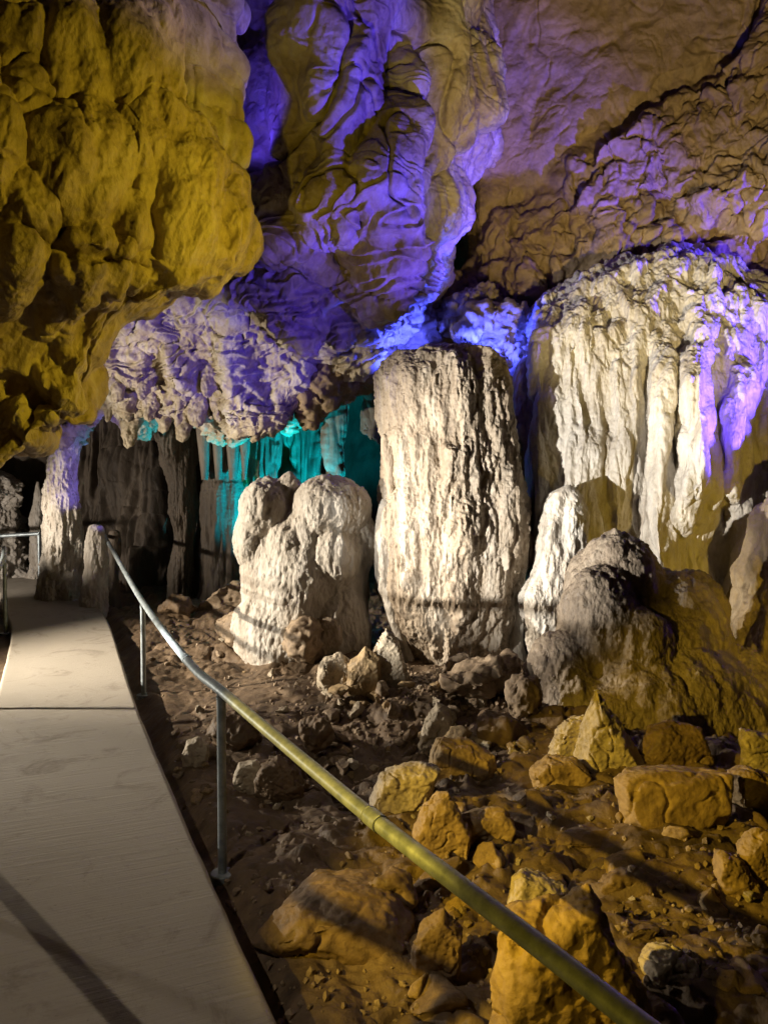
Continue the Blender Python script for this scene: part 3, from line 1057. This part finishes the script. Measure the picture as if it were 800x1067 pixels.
# cream flowstones beyond the path's end
for k, (ol, dd, lab) in enumerate([
    ([(490, -30, 0), (500, -40, 14), (515, -40, 20), (530, -40, 14), (560, -40, 22), (600, -40, 30), (630, -40, 34)], 10.8, 'layered cream flowstone past the bend of the path, at the view edge'),
    ([(510, 2, 8), (530, 0, 20), (560, 2, 32), (590, 2, 38), (620, 0, 40)], 11.4, 'cream stalagmite past the bend, behind the level rail'),
    ([(502, 38, 41), (520, 35, 44), (550, 32, 46), (590, 30, 48), (625, 28, 50)], 10.6, 'narrow white stalagmite squeezed behind the rough pale column')]):
    column('stalagmite', ol, dd, M['white'], .9, 200, 240, (.10, .06, .016), (2.5, 5, 12), .8, 21.0 + k * 3, lab, 'stalagmite')

# dark ribbed drapery wall at the back
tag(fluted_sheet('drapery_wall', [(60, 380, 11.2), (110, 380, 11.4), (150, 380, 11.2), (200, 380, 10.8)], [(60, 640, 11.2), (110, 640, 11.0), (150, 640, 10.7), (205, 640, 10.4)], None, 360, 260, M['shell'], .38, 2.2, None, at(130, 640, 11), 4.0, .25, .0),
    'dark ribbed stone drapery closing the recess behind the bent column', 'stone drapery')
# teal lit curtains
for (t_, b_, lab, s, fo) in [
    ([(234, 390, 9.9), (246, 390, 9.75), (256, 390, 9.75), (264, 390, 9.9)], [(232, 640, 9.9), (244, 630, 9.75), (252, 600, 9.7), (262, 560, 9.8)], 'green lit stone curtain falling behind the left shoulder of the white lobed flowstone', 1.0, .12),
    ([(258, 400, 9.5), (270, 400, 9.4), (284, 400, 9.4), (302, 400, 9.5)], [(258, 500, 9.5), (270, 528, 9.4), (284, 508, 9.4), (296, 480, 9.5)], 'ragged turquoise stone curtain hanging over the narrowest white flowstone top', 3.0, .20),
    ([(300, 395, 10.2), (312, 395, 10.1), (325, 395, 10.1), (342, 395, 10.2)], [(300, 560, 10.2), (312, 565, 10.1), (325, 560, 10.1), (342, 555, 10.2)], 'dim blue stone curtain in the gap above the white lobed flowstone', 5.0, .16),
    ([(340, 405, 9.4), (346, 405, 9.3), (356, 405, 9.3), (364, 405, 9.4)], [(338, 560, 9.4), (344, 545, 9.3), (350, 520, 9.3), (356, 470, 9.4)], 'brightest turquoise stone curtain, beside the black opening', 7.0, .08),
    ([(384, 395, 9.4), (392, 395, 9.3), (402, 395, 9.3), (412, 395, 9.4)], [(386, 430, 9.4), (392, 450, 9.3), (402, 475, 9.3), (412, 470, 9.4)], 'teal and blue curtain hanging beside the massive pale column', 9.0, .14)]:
    tag(fluted_sheet('stone_curtain', t_, b_, None, 180, 240, M['shell'], fo, 4.5, None, at(*t_[1]), s, .05, .16), lab, 'stone curtain')  # dark stone stands in for missing shade from the white lamps

# low brown ceiling lobes hanging behind the purple rock and over the gap
def lobes(name, pts, mat, vox, amps, label, cat, base, seed=0.0):
    V, N, Q = voxel_union([blob_px(*p) for p in pts], vox, 5)
    for a, f in zip(amps, (2.0, 5.0, 14.0)):
        V = V + vnormals(V, Q) * (a * billow(warp(V + seed, f * .5, .25 / f), f, 3, .5))[:, None]
    o = mesh_np(name, V, Q, mat, base=base)
    tag(o, label, cat)
    return o


lobes('ceiling_lobe', [(345, 395, 8.3, 60, 60, 1.4), (320, 405, 8.2, 36, 90, 1.2), (330, 380, 8.4, 50, 60, 1.4), (375, 385, 8.5, 50, 50, 1.4), (395, 370, 8.6, 60, 60, 1.4), (430, 350, 8.8, 90, 70, 1.4), (470, 330, 9.2, 90, 90, 1.4)], M['wall'], .02, (.10, .06, .02),
      'brown hanging ceiling lobe between the purple rock and the massive pale column', 'ceiling rock', at(345, 430, 8.3), 2.0)
lobes('broken_rock', [(500, 345, 8.0, 46, 50, 1.2), (525, 350, 8.0, 50, 60, 1.2), (540, 370, 7.9, 36, 70, 1.2), (520, 385, 8.0, 34, 50, 1.2), (485, 330, 8.2, 50, 40, 1.2), (470, 372, 7.9, 60, 20, 1.2), (495, 320, 8.3, 60, 40, 1.2)], M['ceiling'], .018, (.12, .09, .03),
      'jagged rocks lit deep blue above the massive pale column', 'rock', at(515, 400, 8.0), 7.0)

# ----------------------------------------------------------------------------
# HANDRAILS
# ----------------------------------------------------------------------------
def tube_np(pts, r, nu=20, per=24):
    C = catmull(np.array(pts, float), per * (len(pts) - 1))
    T = np.gradient(C, axis=0)
    T /= np.linalg.norm(T, axis=1, keepdims=True)
    up = np.array([0, 0, 1.0])
    if abs(T[0] @ up) > .9:
        up = np.array([1.0, 0, 0])
    S = np.cross(T, up); S /= np.linalg.norm(S, axis=1, keepdims=True)
    U = np.cross(S, T)
    th = np.linspace(0, 2 * np.pi, nu, endpoint=False)
    G = C[:, None] + r * (np.cos(th)[None, :, None] * S[:, None] + np.sin(th)[None, :, None] * U[:, None])
    G = np.concatenate([np.repeat(C[:1, None], nu, 1), G[:1], G, G[-1:], np.repeat(C[-1:, None], nu, 1)], 0)
    return G, gridq(len(G), nu, True)


def rail_thing(name, pts, posts, label, r=.0225, pr=.02, joints=()):
    root = empty(name, (posts[0][0][0], posts[0][0][1], posts[0][0][2]))
    tag(root, label, 'handrail')
    G, Q = tube_np(pts, r)
    mesh_np('rail', G, Q, M['steel'], root, pts[0])
    for k in joints:
        a, c = np.array(pts[k]), np.array(pts[k + 1])
        t = (c - a) / np.linalg.norm(c - a)
        m0 = a + t * .05
        G, Q = tube_np([m0 - t * .035, m0, m0 + t * .035], r * 1.13, 20, 4)
        mesh_np('coupling', G, Q, M['steel'], root, m0)
    for (b, ztop) in posts:
        b = np.array(b)
        G, Q = tube_np([b - [0, 0, .12], b + [0, 0, (ztop - b[2]) * .5], [b[0], b[1], ztop]], pr, 18, 8)
        po = mesh_np('post', G, Q, M['steel'], root, b)
        th = np.linspace(0, 2 * np.pi, 24, endpoint=False)
        ring = lambda rr, zz: np.stack([b[0] + rr * np.cos(th), b[1] + rr * np.sin(th), 0 * th + zz], 1)
        Gp = np.stack([ring(.001, b[2] - .02), ring(.055, b[2] - .02), ring(.055, b[2] + .012), ring(.05, b[2] + .015), ring(.001, b[2] + .015)])
        pl = mesh_np('base_plate', Gp, gridq(5, 24, True), M['steel'], None, b, smooth=False)
        pl.parent = po
        pl.location = (0, 0, 0)
        # weld collar under the rail
        G, Q = tube_np([[b[0], b[1], ztop - .032], [b[0], b[1], ztop - .026], [b[0], b[1], ztop - .02]], pr * 1.16, 18, 4)
        w = mesh_np('weld', G, Q, M['steel'], None, b)
        w.parent = po
        w.location = (0, 0, 0)
    return root


rp = [at(840, 1190, 1.0), at(752, 1133, 1.11), at(665, 1067, 1.236), at(550, 977, 1.47), at(400, 862, 1.95), at(325, 800, 2.365), at(232, 721, 3.26), at(196, 689, 3.95), at(150, 629, 5.9), at(127, 590, 7.4), at(108, 556, 9.3)]
p1 = at(232, 905, 3.26); p2 = at(150, 726, 5.9); p3 = at(108, 628, 9.3)
rail_thing('handrail', rp, [((p1[0], p1[1], gz(p1[0], p1[1])), rp[6][2]), ((p2[0], p2[1], gz(p2[0], p2[1])), rp[8][2]), ((p3[0], p3[1], gz(p3[0], p3[1])), rp[10][2])],
           'long galvanised tube handrail sweeping back along the right of the path', joints=(4, 7))
# far level rail at the bend
q1 = at(42, 556, 9.5); q0 = at(-60, 562, 9.6)
b1 = at(42, 612, 9.5)
rail_thing('handrail', [q0, (q0 + q1) / 2, q1], [((b1[0], b1[1], gz(b1[0], b1[1])), q1[2]), ((q0[0] + .2, q0[1], gz(q0[0] + .2, q0[1])), q0[2])],
           'short level tube handrail at the bend before cream flowstones', .024, .022)
# left rail beside the path, mostly out of view
s = []
for (i, off) in ((218, .14), (190, .16), (160, .16), (130, .16), (100, .16), (70, .16), (40, .16)):
    pass
lc = L_c
def left_of(y, off):
    o = np.argsort(lc[:, 1])
    return np.array([np.interp(y, lc[o, 1], lc[o, 0]) - off, y])
def left_rail(ly, label):
    lp = []
    for y in ly:
        x, yy = left_of(y, .06)
        lp.append(np.array([x, yy, float(PZ(y)) + .80]))
    posts = [((p[0], p[1], gz(p[0], p[1])), p[2]) for p in (lp[0], lp[-1])]
    rail_thing('handrail', lp, posts, label)


left_rail([7.75, 6.9, 6.0, 5.2], 'tube handrail on the outer side of the path, ending at a bluish post')
nr = [np.array([x, y, .90]) for x, y in ((-2.48, 3.2), (-2.02, 2.74), (-1.5, 2.23), (-1.02, 1.75))]
rail_thing('handrail', nr, [((p[0], p[1], gz(p[0], p[1])), p[2]) for p in (nr[0], nr[3])], 'near tube handrail beside the path whose shadow falls across the concrete')

# ----------------------------------------------------------------------------
# BOULDERS AND STONES
# ----------------------------------------------------------------------------
def stone_shape(r, seed, planes=9, cut=(.55, .9), sub=5, rough=1.0, soft=.88, spike=None):
    rg = np.random.default_rng(seed)
    V, Fc = ico(sub)
    V = V.copy()
    for _ in range(planes):
        n = rg.normal(size=3); n /= np.linalg.norm(n)
        c = rg.uniform(*cut)
        e = V @ n - c
        V = V - np.outer(np.maximum(e, 0) * soft, n)
    if spike is not None:
        ang, k = spike
        dirv = np.array([math.cos(ang), 0, math.sin(ang)])
        e = np.maximum(V @ dirv, 0)
        V = V + np.outer(e ** 3 * k, dirv)
    V = V * np.asarray(r, np.float32)
    s = float(np.mean(r))
    off = seed * 1.37
    N = vnormals(V, Fc)
    V = V + N * (s * rough * (.16 * fbm(V / s + off, 1.1, 2) + .07 * billow(V / s + off, 2.6, 3) + .025 * ridged(V / s + off, 7, 2)))[:, None]
    return V.astype(np.float32), Fc


def boulder(px, py_top, py_base, wpx, mat, label, seed, dep=.8, planes=9, cut=(.5, .9), rot=0.0, sink=.12, rough=1.0, d=None, name='boulder', cat='boulder', spike=None, group=None, sub=5, soft=.88):
    if d is None:
        g = ground_at(px, py_base)
        d = g[1]
    d2 = d + wpx / F * d * .25
    zt = at(px, py_top, d2)[2]
    zb = at(px, py_base, d)[2]
    h = zt - zb
    sinkm = sink * h
    hh = (h + sinkm) / 2
    w = wpx / F * d2 / 2
    c = at(px, (py_top + py_base) / 2, d2)
    c[2] = zb - sinkm + hh
    V, Fc = stone_shape((w, w * dep, hh), seed, planes, cut, sub, rough, soft, spike)
    # keep the measured size
    for ax, want in ((0, 2 * w), (2, 2 * hh)):
        lo, hi = V[:, ax].min(), V[:, ax].max()
        V[:, ax] = (V[:, ax] - (lo + hi) / 2) * want / (hi - lo)
    if rot:
        c_, s_ = math.cos(rot), math.sin(rot)
        V = V @ np.array([[c_, -s_, 0], [s_, c_, 0], [0, 0, 1]], np.float32).T
    base = np.array([c[0], c[1], zb])
    o = mesh_np(name, V + c.astype(np.float32), Fc, mat, base=base)
    tag(o, label, cat, group)
    return o


S, SP, SB, RB = M['stone'], M['stone_pale'], M['stone_brown'], M['rubble']


def hull_boulder(sil, mat, label, seed, dep=.7, rough=1.0, d=None, sink=.1, front=.86, name='boulder', cat='boulder'):
    """an angular boulder of real depth whose outline follows the one in the photograph"""
    rg = np.random.default_rng(seed)
    sil = np.array(sil, float)
    c = sil.mean(0)
    pb = sil[:, 1].max()
    if d is None:
        d = ground_at(c[0], pb)[1]
    wm = (sil[:, 0].max() - sil[:, 0].min()) / F * d
    hd = wm * dep / 2
    dm = d + hd * .75
    pts = [at(p[0], p[1], dm) for p in sil]
    low = [p for p in sil if p[1] > c[1]]
    for p in low:                                     # foot sunk into the mud
        q = at(p[0], p[1], dm); q[2] -= sink; pts.append(q)
    for k, off in ((front, -.75), (min(1, front + .12), -.35), (.7, .9)):
        for p in sil:
            kk = k * rg.uniform(.86, 1.1)
            q = c + (p - c) * kk
            if off < 0:
                q[1] += (1 - k) * (pb - c[1]) * .5
            w = at(q[0], q[1], dm)
            w[1] += off * hd * rg.uniform(.75, 1.1)
            pts.append(w)
    bm = bmesh.new()
    for p in pts:
        bm.verts.new(p)
    r = bmesh.ops.convex_hull(bm, input=bm.verts)
    bmesh.ops.delete(bm, geom=[g for g in r['geom_interior'] if isinstance(g, bmesh.types.BMVert)], context='VERTS')
    bm.verts.index_update()
    V = np.array([v.co[:] for v in bm.verts], np.float32)
    Fc = [[v.index for v in f.verts] for f in bm.faces]
    bm.free()
    V, N, Q = voxel_union([(V, Fc)], max(wm / 74, .005), 1)
    sz = wm * .5
    off = seed * 1.37
    V = V + vnormals(V, Q) * (sz * rough * (.085 * fbm(V / sz + off, 1.4, 3) + .03 * billow(warp(V / sz + off, 1, .2), 2.2, 2, .5) - .11 * cracks(V / sz + off, 1.3, .06, seed)))[:, None]
    V = V + vnormals(V, Q) * (sz * rough * (.016 * ridged(warp(V / sz + off, 2, .15), 5, 3, .6) + .022 * fbm(V / sz, 9, 4, .6)))[:, None]
    base = at(c[0], pb, dm)
    return tag(mesh_np(name, V, Q, mat, base=base), label, cat)


H = hull_boulder
H([(514, 1000), (520, 955), (545, 942), (590, 930), (612, 922), (625, 940), (630, 975), (634, 1000), (652, 1030), (680, 1062), (690, 1110), (515, 1110), (511, 1040)], S, 'largest ochre boulder, pointed peak, close beneath the sweeping handrail', 11, .6, 1.0, 1.95)
H([(638, 810), (650, 803), (700, 800), (757, 804), (758, 835), (745, 848), (725, 850), (700, 872), (672, 865), (648, 842)], S, 'broad flat faced ochre slab with a pale dusty top edge', 23, .6, .5)
H([(743, 908), (745, 888), (752, 885), (772, 897), (792, 925), (802, 945), (765, 937)], S, 'low ochre stone leaning on the peaked boulder at the view edge', 31, .8)
H([(768, 884), (780, 866), (788, 861), (806, 868), (818, 930), (795, 935), (772, 915)], S, 'peaked ochre boulder at the view edge near the flat slab', 37, .9, 1.1)
H([(387, 832), (395, 806), (412, 799), (425, 806), (440, 794), (456, 800), (449, 828), (425, 850), (410, 855), (394, 848)], SP, 'smooth pale lobed boulder just beyond the handrail', 41, .8, 1.1)
H([(431, 865), (440, 838), (455, 825), (467, 823), (473, 845), (489, 862), (488, 890), (470, 902), (445, 897)], S, 'upright pear shaped ochre boulder behind the handrail', 47, .8, 1.1)
H([(477, 850), (500, 842), (525, 841), (536, 855), (531, 876), (515, 891), (498, 890), (481, 870)], S, 'rounded ochre stone with cracked face next to the pear shaped boulder', 53, .7, .8)
H([(447, 785), (455, 770), (480, 768), (513, 784), (516, 800), (500, 813), (470, 808), (449, 798)], S, 'squarish ochre block at the start of the rail shadow band', 59, .7, .8)
H([(549, 802), (570, 788), (600, 789), (613, 803), (604, 824), (565, 824)], S, 'dim ochre block alone between the squarish block and the flat slab', 61, .7, .8)
H([(597, 792), (600, 768), (612, 748), (621, 716), (632, 735), (640, 762), (673, 795), (662, 806), (625, 810)], SP, 'sharp spiked pale boulder at the foot of the brown mound', 67, .6, .9, front=.7)
H([(572, 778), (590, 748), (612, 744), (622, 765), (612, 790), (580, 797)], SP, 'crumbly pale block propped against the sharp spiked boulder', 71, .7, 1.7)
H([(664, 782), (675, 755), (700, 749), (726, 758), (738, 786), (730, 802), (680, 803)], SB, 'dark mud coated block tucked under the brown mound', 73, .7, .9)
H([(770, 772), (773, 759), (800, 764), (832, 780), (832, 812), (795, 808), (775, 792)], SP, 'pale angular block at the view edge, topmost of two', 79, .7, 1.0)
H([(756, 803), (775, 796), (810, 812), (834, 850), (790, 853), (765, 832)], S, 'dull brown block below the pale angular one', 83, .7, .9)
H([(527, 948), (533, 918), (543, 908), (556, 922), (575, 916), (590, 924), (592, 944), (560, 953)], SP, 'low pale brown block right behind the largest boulder peak', 89, .7, 1.2)
H([(663, 1002), (675, 988), (700, 985), (722, 998), (731, 1016), (720, 1032), (700, 1038), (685, 1024)], SP, 'pale knobbly stone casting black shadow, right of the largest boulder', 97, .7, 1.3)
H([(776, 985), (785, 972), (806, 970), (818, 990), (805, 1006), (784, 1003)], SB, 'small mud brown lump at the view edge below the peaked boulder', 101, .7, 1.1)
H([(268, 968), (288, 945), (315, 930), (360, 924), (405, 932), (432, 955), (425, 975), (380, 990), (310, 986)], SB, 'wide mud covered boulder half buried in front of the nearest post', 103, .9, .6, front=.85)
H([(429, 985), (440, 957), (462, 946), (483, 967), (479, 1003), (455, 1015), (435, 1008)], SB, 'muddy rounded boulder close in front of the handrail', 107, .8, 1.0)
H([(330, 702), (338, 685), (355, 679), (368, 690), (366, 716), (345, 723)], SP, 'bright yellowish white boulder below the lobed flowstone', 109, .8, 1.0)
H([(362, 692), (380, 673), (395, 685), (397, 713), (380, 724), (363, 719)], S, 'shadowed ochre boulder touching the bright yellowish white one', 113, .8, .9)
H([(384, 705), (390, 675), (402, 654), (414, 668), (427, 705), (405, 714)], SP, 'cone shaped rough stone at the left foot of the massive column', 127, .8, 1.4)
boulder(500, 680, 726, 92, RB, 'wide crumbling rock ledge at the foot of the massive column', 131, .8, 9, (.45, .85), .1, .25, 1.9)
boulder(250, 636, 676, 58, RB, 'fallen ridged log shaped rock before the lobed flowstone', 137, .8, 7, (.5, .9), -.35, .1, 1.2)
boulder(240, 604, 645, 76, RB, 'broad brown rock between the back columns and lobed flowstone', 139, .8, 9, (.45, .85), 0, .25, 1.2)
boulder(185, 618, 646, 40, SB, 'dark jagged rock at the foot of the bent column', 149, .9, 9, (.45, .85), 0, .2, 1.4)
boulder(318, 640, 690, 56, RB, 'rounded dark knob in front of the lobed flowstone base', 151, .9, 6, (.6, .95), 0, .15, 1.4)
boulder(344, 640, 684, 30, M['column'], 'smooth egg shaped knob at the base of lobed flowstone', 157, .9, 5, (.7, .95), 0, .1, 1.0)
H([(266, 812), (272, 795), (290, 787), (308, 795), (316, 815), (300, 824), (278, 823)], SB, 'brown angular stone behind the nearest handrail post, biggest there', 163, .7, .9)
H([(243, 806), (250, 795), (268, 791), (276, 802), (268, 815), (250, 816)], SP, 'pale chipped stone touching the brown angular one', 167, .7, 1.0)
H([(190, 786), (195, 772), (207, 767), (219, 776), (216, 789), (203, 793)], SP, 'small pale stone alone left of the nearest handrail post', 173, .7, 1.0)
boulder(245, 740, 780, 60, SB, 'lumpy mud boulder behind the nearest handrail post top', 179, .8, 8, (.5, .9), 0, .3, 1.3)
boulder(545, 700, 745, 40, RB, 'crumbly brown stone wedged against the brown mound', 181, .8, 9, (.45, .9), 0, .2, 1.6)
H([(437, 772), (442, 750), (455, 732), (468, 738), (480, 770), (462, 780)], SP, 'pale upright shard on the rubble heap', 191, .6, 1.2)
boulder(330, 744, 782, 40, SB, 'dark hollowed clod at the left end of the rubble heap', 193, .9, 7, (.5, .9), 0, .2, 1.5)
boulder(520, 740, 775, 60, SB, 'flat mud slab on the rubble heap near the brown mound', 197, .8, 10, (.4, .8), .4, .2, 1.0)
boulder(650, 905, 940, 60, SB, 'low mud ridge stone between the largest boulder and flat slab', 199, .7, 9, (.45, .9), .3, .3, 1.2)
boulder(620, 862, 890, 90, SB, 'flat mud coated slab crossed by the rail shadow', 211, .7, 11, (.4, .8), .1, .4, .9)
boulder(400, 905, 950, 70, SB, 'brown clod under the middle of the handrail', 223, .8, 9, (.45, .9), .1, .35, 1.2)
boulder(700, 895, 925, 80, SB, 'muddy flat stone beside the low mud ridge stone', 227, .7, 10, (.4, .85), .2, .35, 1.1)

# small stones of the rubble heap and of the strip by the path
protos = []
for k in range(8):
    V, Fc = stone_shape((1, .8, .7), 300 + k, 14, (.34, .78), 4, 1.0, .97)
    me_o = mesh_np('rubble_stone', V, Fc, (RB, SP, SB, S)[k % 4])
    protos.append(me_o)
first = [True] * 8
used = 0


def small_stone(x, y, s, label, group, low=0.0):
    global used
    k = random.choice((2, 3, 6, 7)) if low else random.randrange(8)
    if first[k]:
        o = protos[k]
        first[k] = False
    else:
        o = protos[k].copy()
        COL.objects.link(o)
    o.location = (x, y, gz(x, y) + s * (.28 - low))
    o.rotation_euler = (random.uniform(-.5, .5), random.uniform(-.5, .5), random.uniform(0, 6.28))
    f = random.uniform(.8, 1.25)
    o.scale = (s * f, s / f, s * random.uniform(.7, 1.1))
    tag(o, label, 'stone', group)


def scatter(n, px0, px1, py0, py1, s0, s1, label, group, low=0.0):
    c = 0
    while c < n:
        px, py = random.uniform(px0, px1), random.uniform(py0, py1)
        g = ground_at(px, py)
        dr, dl = path_side(np.array([g[0]]), np.array([g[1]]))
        if dr[0] < .15:
            continue
        small_stone(g[0], g[1], s0 + (s1 - s0) * random.random() ** 2, label, group, low)
        c += 1


scatter(120, 335, 560, 690, 790, .04, .13, 'small broken stone in the rubble heap below the massive column', 'broken stones of the rubble heap')
scatter(36, 180, 330, 740, 830, .02, .07, 'little stone on the mud around the nearest handrail post', 'little stones around the handrail post')
scatter(26, 150, 330, 640, 700, .02, .08, 'little stone on the ground before the lobed flowstone and back columns', 'little stones before the back columns')
scatter(40, 520, 800, 830, 1060, .02, .06, 'small muddy stone scattered among the ochre boulders', 'small stones among the ochre boulders')
scatter(36, 430, 800, 810, 1050, .07, .17, 'flat broken slab half buried in mud between the ochre boulders', 'half buried slabs between the ochre boulders', .45)
scatter(24, 240, 520, 850, 1060, .015, .05, 'small muddy stone on the dark ground below the handrail', 'small stones below the handrail')

# crumbs nobody could count
def crumbs():
    V0, F0 = ico(1)
    Vs, Fs, o = [], [], 0
    n = 3200
    for i in range(n):
        if i % 2:
            px, py = random.gauss(440, 70), random.gauss(745, 28)
        else:
            px, py = random.uniform(140, 800), random.uniform(650, 1060)
        if py < 640:
            continue
        d = (1.65) * F / (py - 508)
        x = (px - 400) / F * d
        Vs.append((x, d))
    A = np.array(Vs, np.float32)
    dr, dl = path_side(A[:, 0], A[:, 1])
    A = A[dr > .1]
    z = ground_h(A[:, 0], A[:, 1])
    out, fc = [], []
    rg = np.random.default_rng(2)
    for k, (x, y) in enumerate(A):
        s = .006 + .016 * rg.random() ** 2
        v = V0 * rg.uniform(.6, 1.2, size=(len(V0), 1)) * s * rg.uniform(.6, 1.2, size=3)
        out.append(v + [x, y, z[k] + s * .3])
        fc.append(F0 + k * len(V0))
    tag(mesh_np('gravel', np.concatenate(out), np.concatenate(fc), M['rubble'], smooth=False), kind='stuff')


crumbs()

# ----------------------------------------------------------------------------
# LIGHT
# ----------------------------------------------------------------------------
def spot(name, loc, tgt, power, col, angle, blend=.3, radius=.05):
    l = bpy.data.lights.new(name, 'SPOT')
    l.energy = power
    l.color = col
    l.spot_size = math.radians(angle)
    l.spot_blend = blend
    l.shadow_soft_size = radius
    o = bpy.data.objects.new(name, l)
    COL.objects.link(o)
    o.location = loc
    v = Vector(tgt) - Vector(loc)
    o.rotation_euler = v.to_track_quat('-Z', 'Y').to_euler()
    return o


WHITE = (1.0, .90, .76)
YEL = (1.0, .73, .04)
OCHRE = (1.0, .66, .06)
BLUE = (.085, .045, 1.0)
spot('white_floodlight', (-6.6, 5.2, 2.2), (-.4, 7.1, .5), 3400, (1, .87, .70), 48, .9, .04)
spot('white_curtain_light', (-2.95, 3.2, .78), (2.3, 7.0, 2.05), 3200, (1, .95, .87), 40, .9, .03)
spot('white_far_fill', (-5.4, 7.0, 1.0), (-4.05, 9.2, 1.2), 150, WHITE, 26, .7, .04)  # added fill for the pale column the main white lamp misses
spot('white_path_light', (-6.5, 5.3, 1.2), (-1.95, 5.2, 0), 1900, (1, .91, .77), 60, 1, .03)
spot('warm_back_fill', (-5.3, 7.5, 1.3), (-2.3, 9.8, 1.5), 300, (1, .87, .72), 50, .8, .04)  # added fill that lifts the dim back columns
spot('white_fringe_light', (-5.8, 5.4, .9), (-1.9, 8.2, 2.6), 1500, WHITE, 34, .8, .04)
spot('yellow_floodlight', (2.5, 3.5, 3.0), (-1.8, 4.7, 2.9), 480, YEL, 60, .9, .04)
spot('yellow_ground_light', (-1.2, .2, .95), (1.75, 2.9, .1), 50, OCHRE, 36, .9, .05)
spot('yellow_high_light', (-2.9, .9, 2.15), (2.0, 3.7, 0), 1000, OCHRE, 32, .5, .03)
spot('warm_path_light', (-2.0, 1.0, 3.1), (-.9, 2.7, 0), 95, (1, .86, .68), 60, .8, .02)
spot('yellow_ceiling_light', (-1.0, .9, .5), (.15, 6.3, 4.7), 300, YEL, 30, .8, .05)
spot('blue_floodlight', (3.15, 5.0, .35), (-.85, 6.2, 5.1), 3000, BLUE, 25, .6, .06)
spot('blue_fringe_light', (2.2, 2.0, .4), (-1.8, 7.7, 3.4), 1900, BLUE, 21, .7, .06)
spot('blue_curtain_light', (4.3, 4.9, .9), (3.0, 6.9, 2.6), 5200, BLUE, 42, .5, .05)
spot('blue_ledge_light', (4.7, 7.2, 4.3), (2.7, 8.0, 4.6), 420, BLUE, 64, .6, .05)
spot('blue_cleft_fill', (-1.25, 6.0, 4.3), (-.95, 6.8, 5.6), 50, BLUE, 90, .6, .04)  # added spot tucked into the cleft to tint it blue
spot('blue_recess_light', (.95, 7.45, 3.0), (1.15, 8.1, 3.5), 170, (.04, .06, 1.0), 150, .5, .04)
spot('blue_pocket_light', (.35, 7.75, 2.7), (.2, 7.9, 3.9), 300, (.04, .06, 1.0), 130, .5, .04)
spot('warm_right_fill', (3.5, 2.4, .7), (3.0, 6.9, 1.1), 260, OCHRE, 46, .8, .06)  # added fill for the curtain's dark lower right and the mound's side
spot('drape_light', (2.6, 4.4, 5.2), (-1.0, 4.7, 4.9), 260, (.42, .32, 1.0), 24, .8, .05)
spot('teal_light', (-.65, 8.7, .5), (-1.2, 9.7, 1.6), 900, (.0, .68, .95), 96, .7, .04)
spot('green_light', (-1.55, 9.1, .9), (-2.0, 9.9, 1.6), 60, (.0, .8, .45), 90, .5, .04)
spot('warm_far_light', (-5.7, 7.7, .9), (-4.9, 10.4, 1.3), 220, (1, .88, .76), 74, .6, .05)
spot('blue_far_light', (-2.6, 8.0, .9), (-4.0, 9.2, 2.4), 110, (.22, .16, 1.0), 50, .5, .04)
spot('warm_roof_light', (1.6, 1.4, .4), (2.9, 8.4, 6.2), 1900, (1.0, .76, .32), 46, .8, .1)

w = bpy.data.worlds.new('World')
SC.world = w
w.use_nodes = True
bg = w.node_tree.nodes['Background']
bg.inputs[0].default_value = (.5, .42, .32, 1)
bg.inputs[1].default_value = 0.004

# ----------------------------------------------------------------------------
# CAMERA AND VIEW
# ----------------------------------------------------------------------------
cd = bpy.data.cameras.new('camera')
cd.sensor_fit = 'VERTICAL'
cd.sensor_height = 36
cd.lens = 36 * F / 1067
cd.clip_start = .05
cd.clip_end = 200
co = bpy.data.objects.new('camera', cd)
COL.objects.link(co)
co.location = CAM.tolist()
co.rotation_euler = (math.radians(90) - PITCH, 0, 0)
SC.camera = co
SC.view_settings.view_transform = 'Standard'
SC.view_settings.look = 'None'
SC.view_settings.exposure = 0
SC.view_settings.gamma = 1
SC.view_settings.use_curve_mapping = False
SC.cycles.use_denoising = True
SC.cycles.max_bounces = 6
SC.cycles.diffuse_bounces = 4
SC.cycles.sample_clamp_indirect = 4
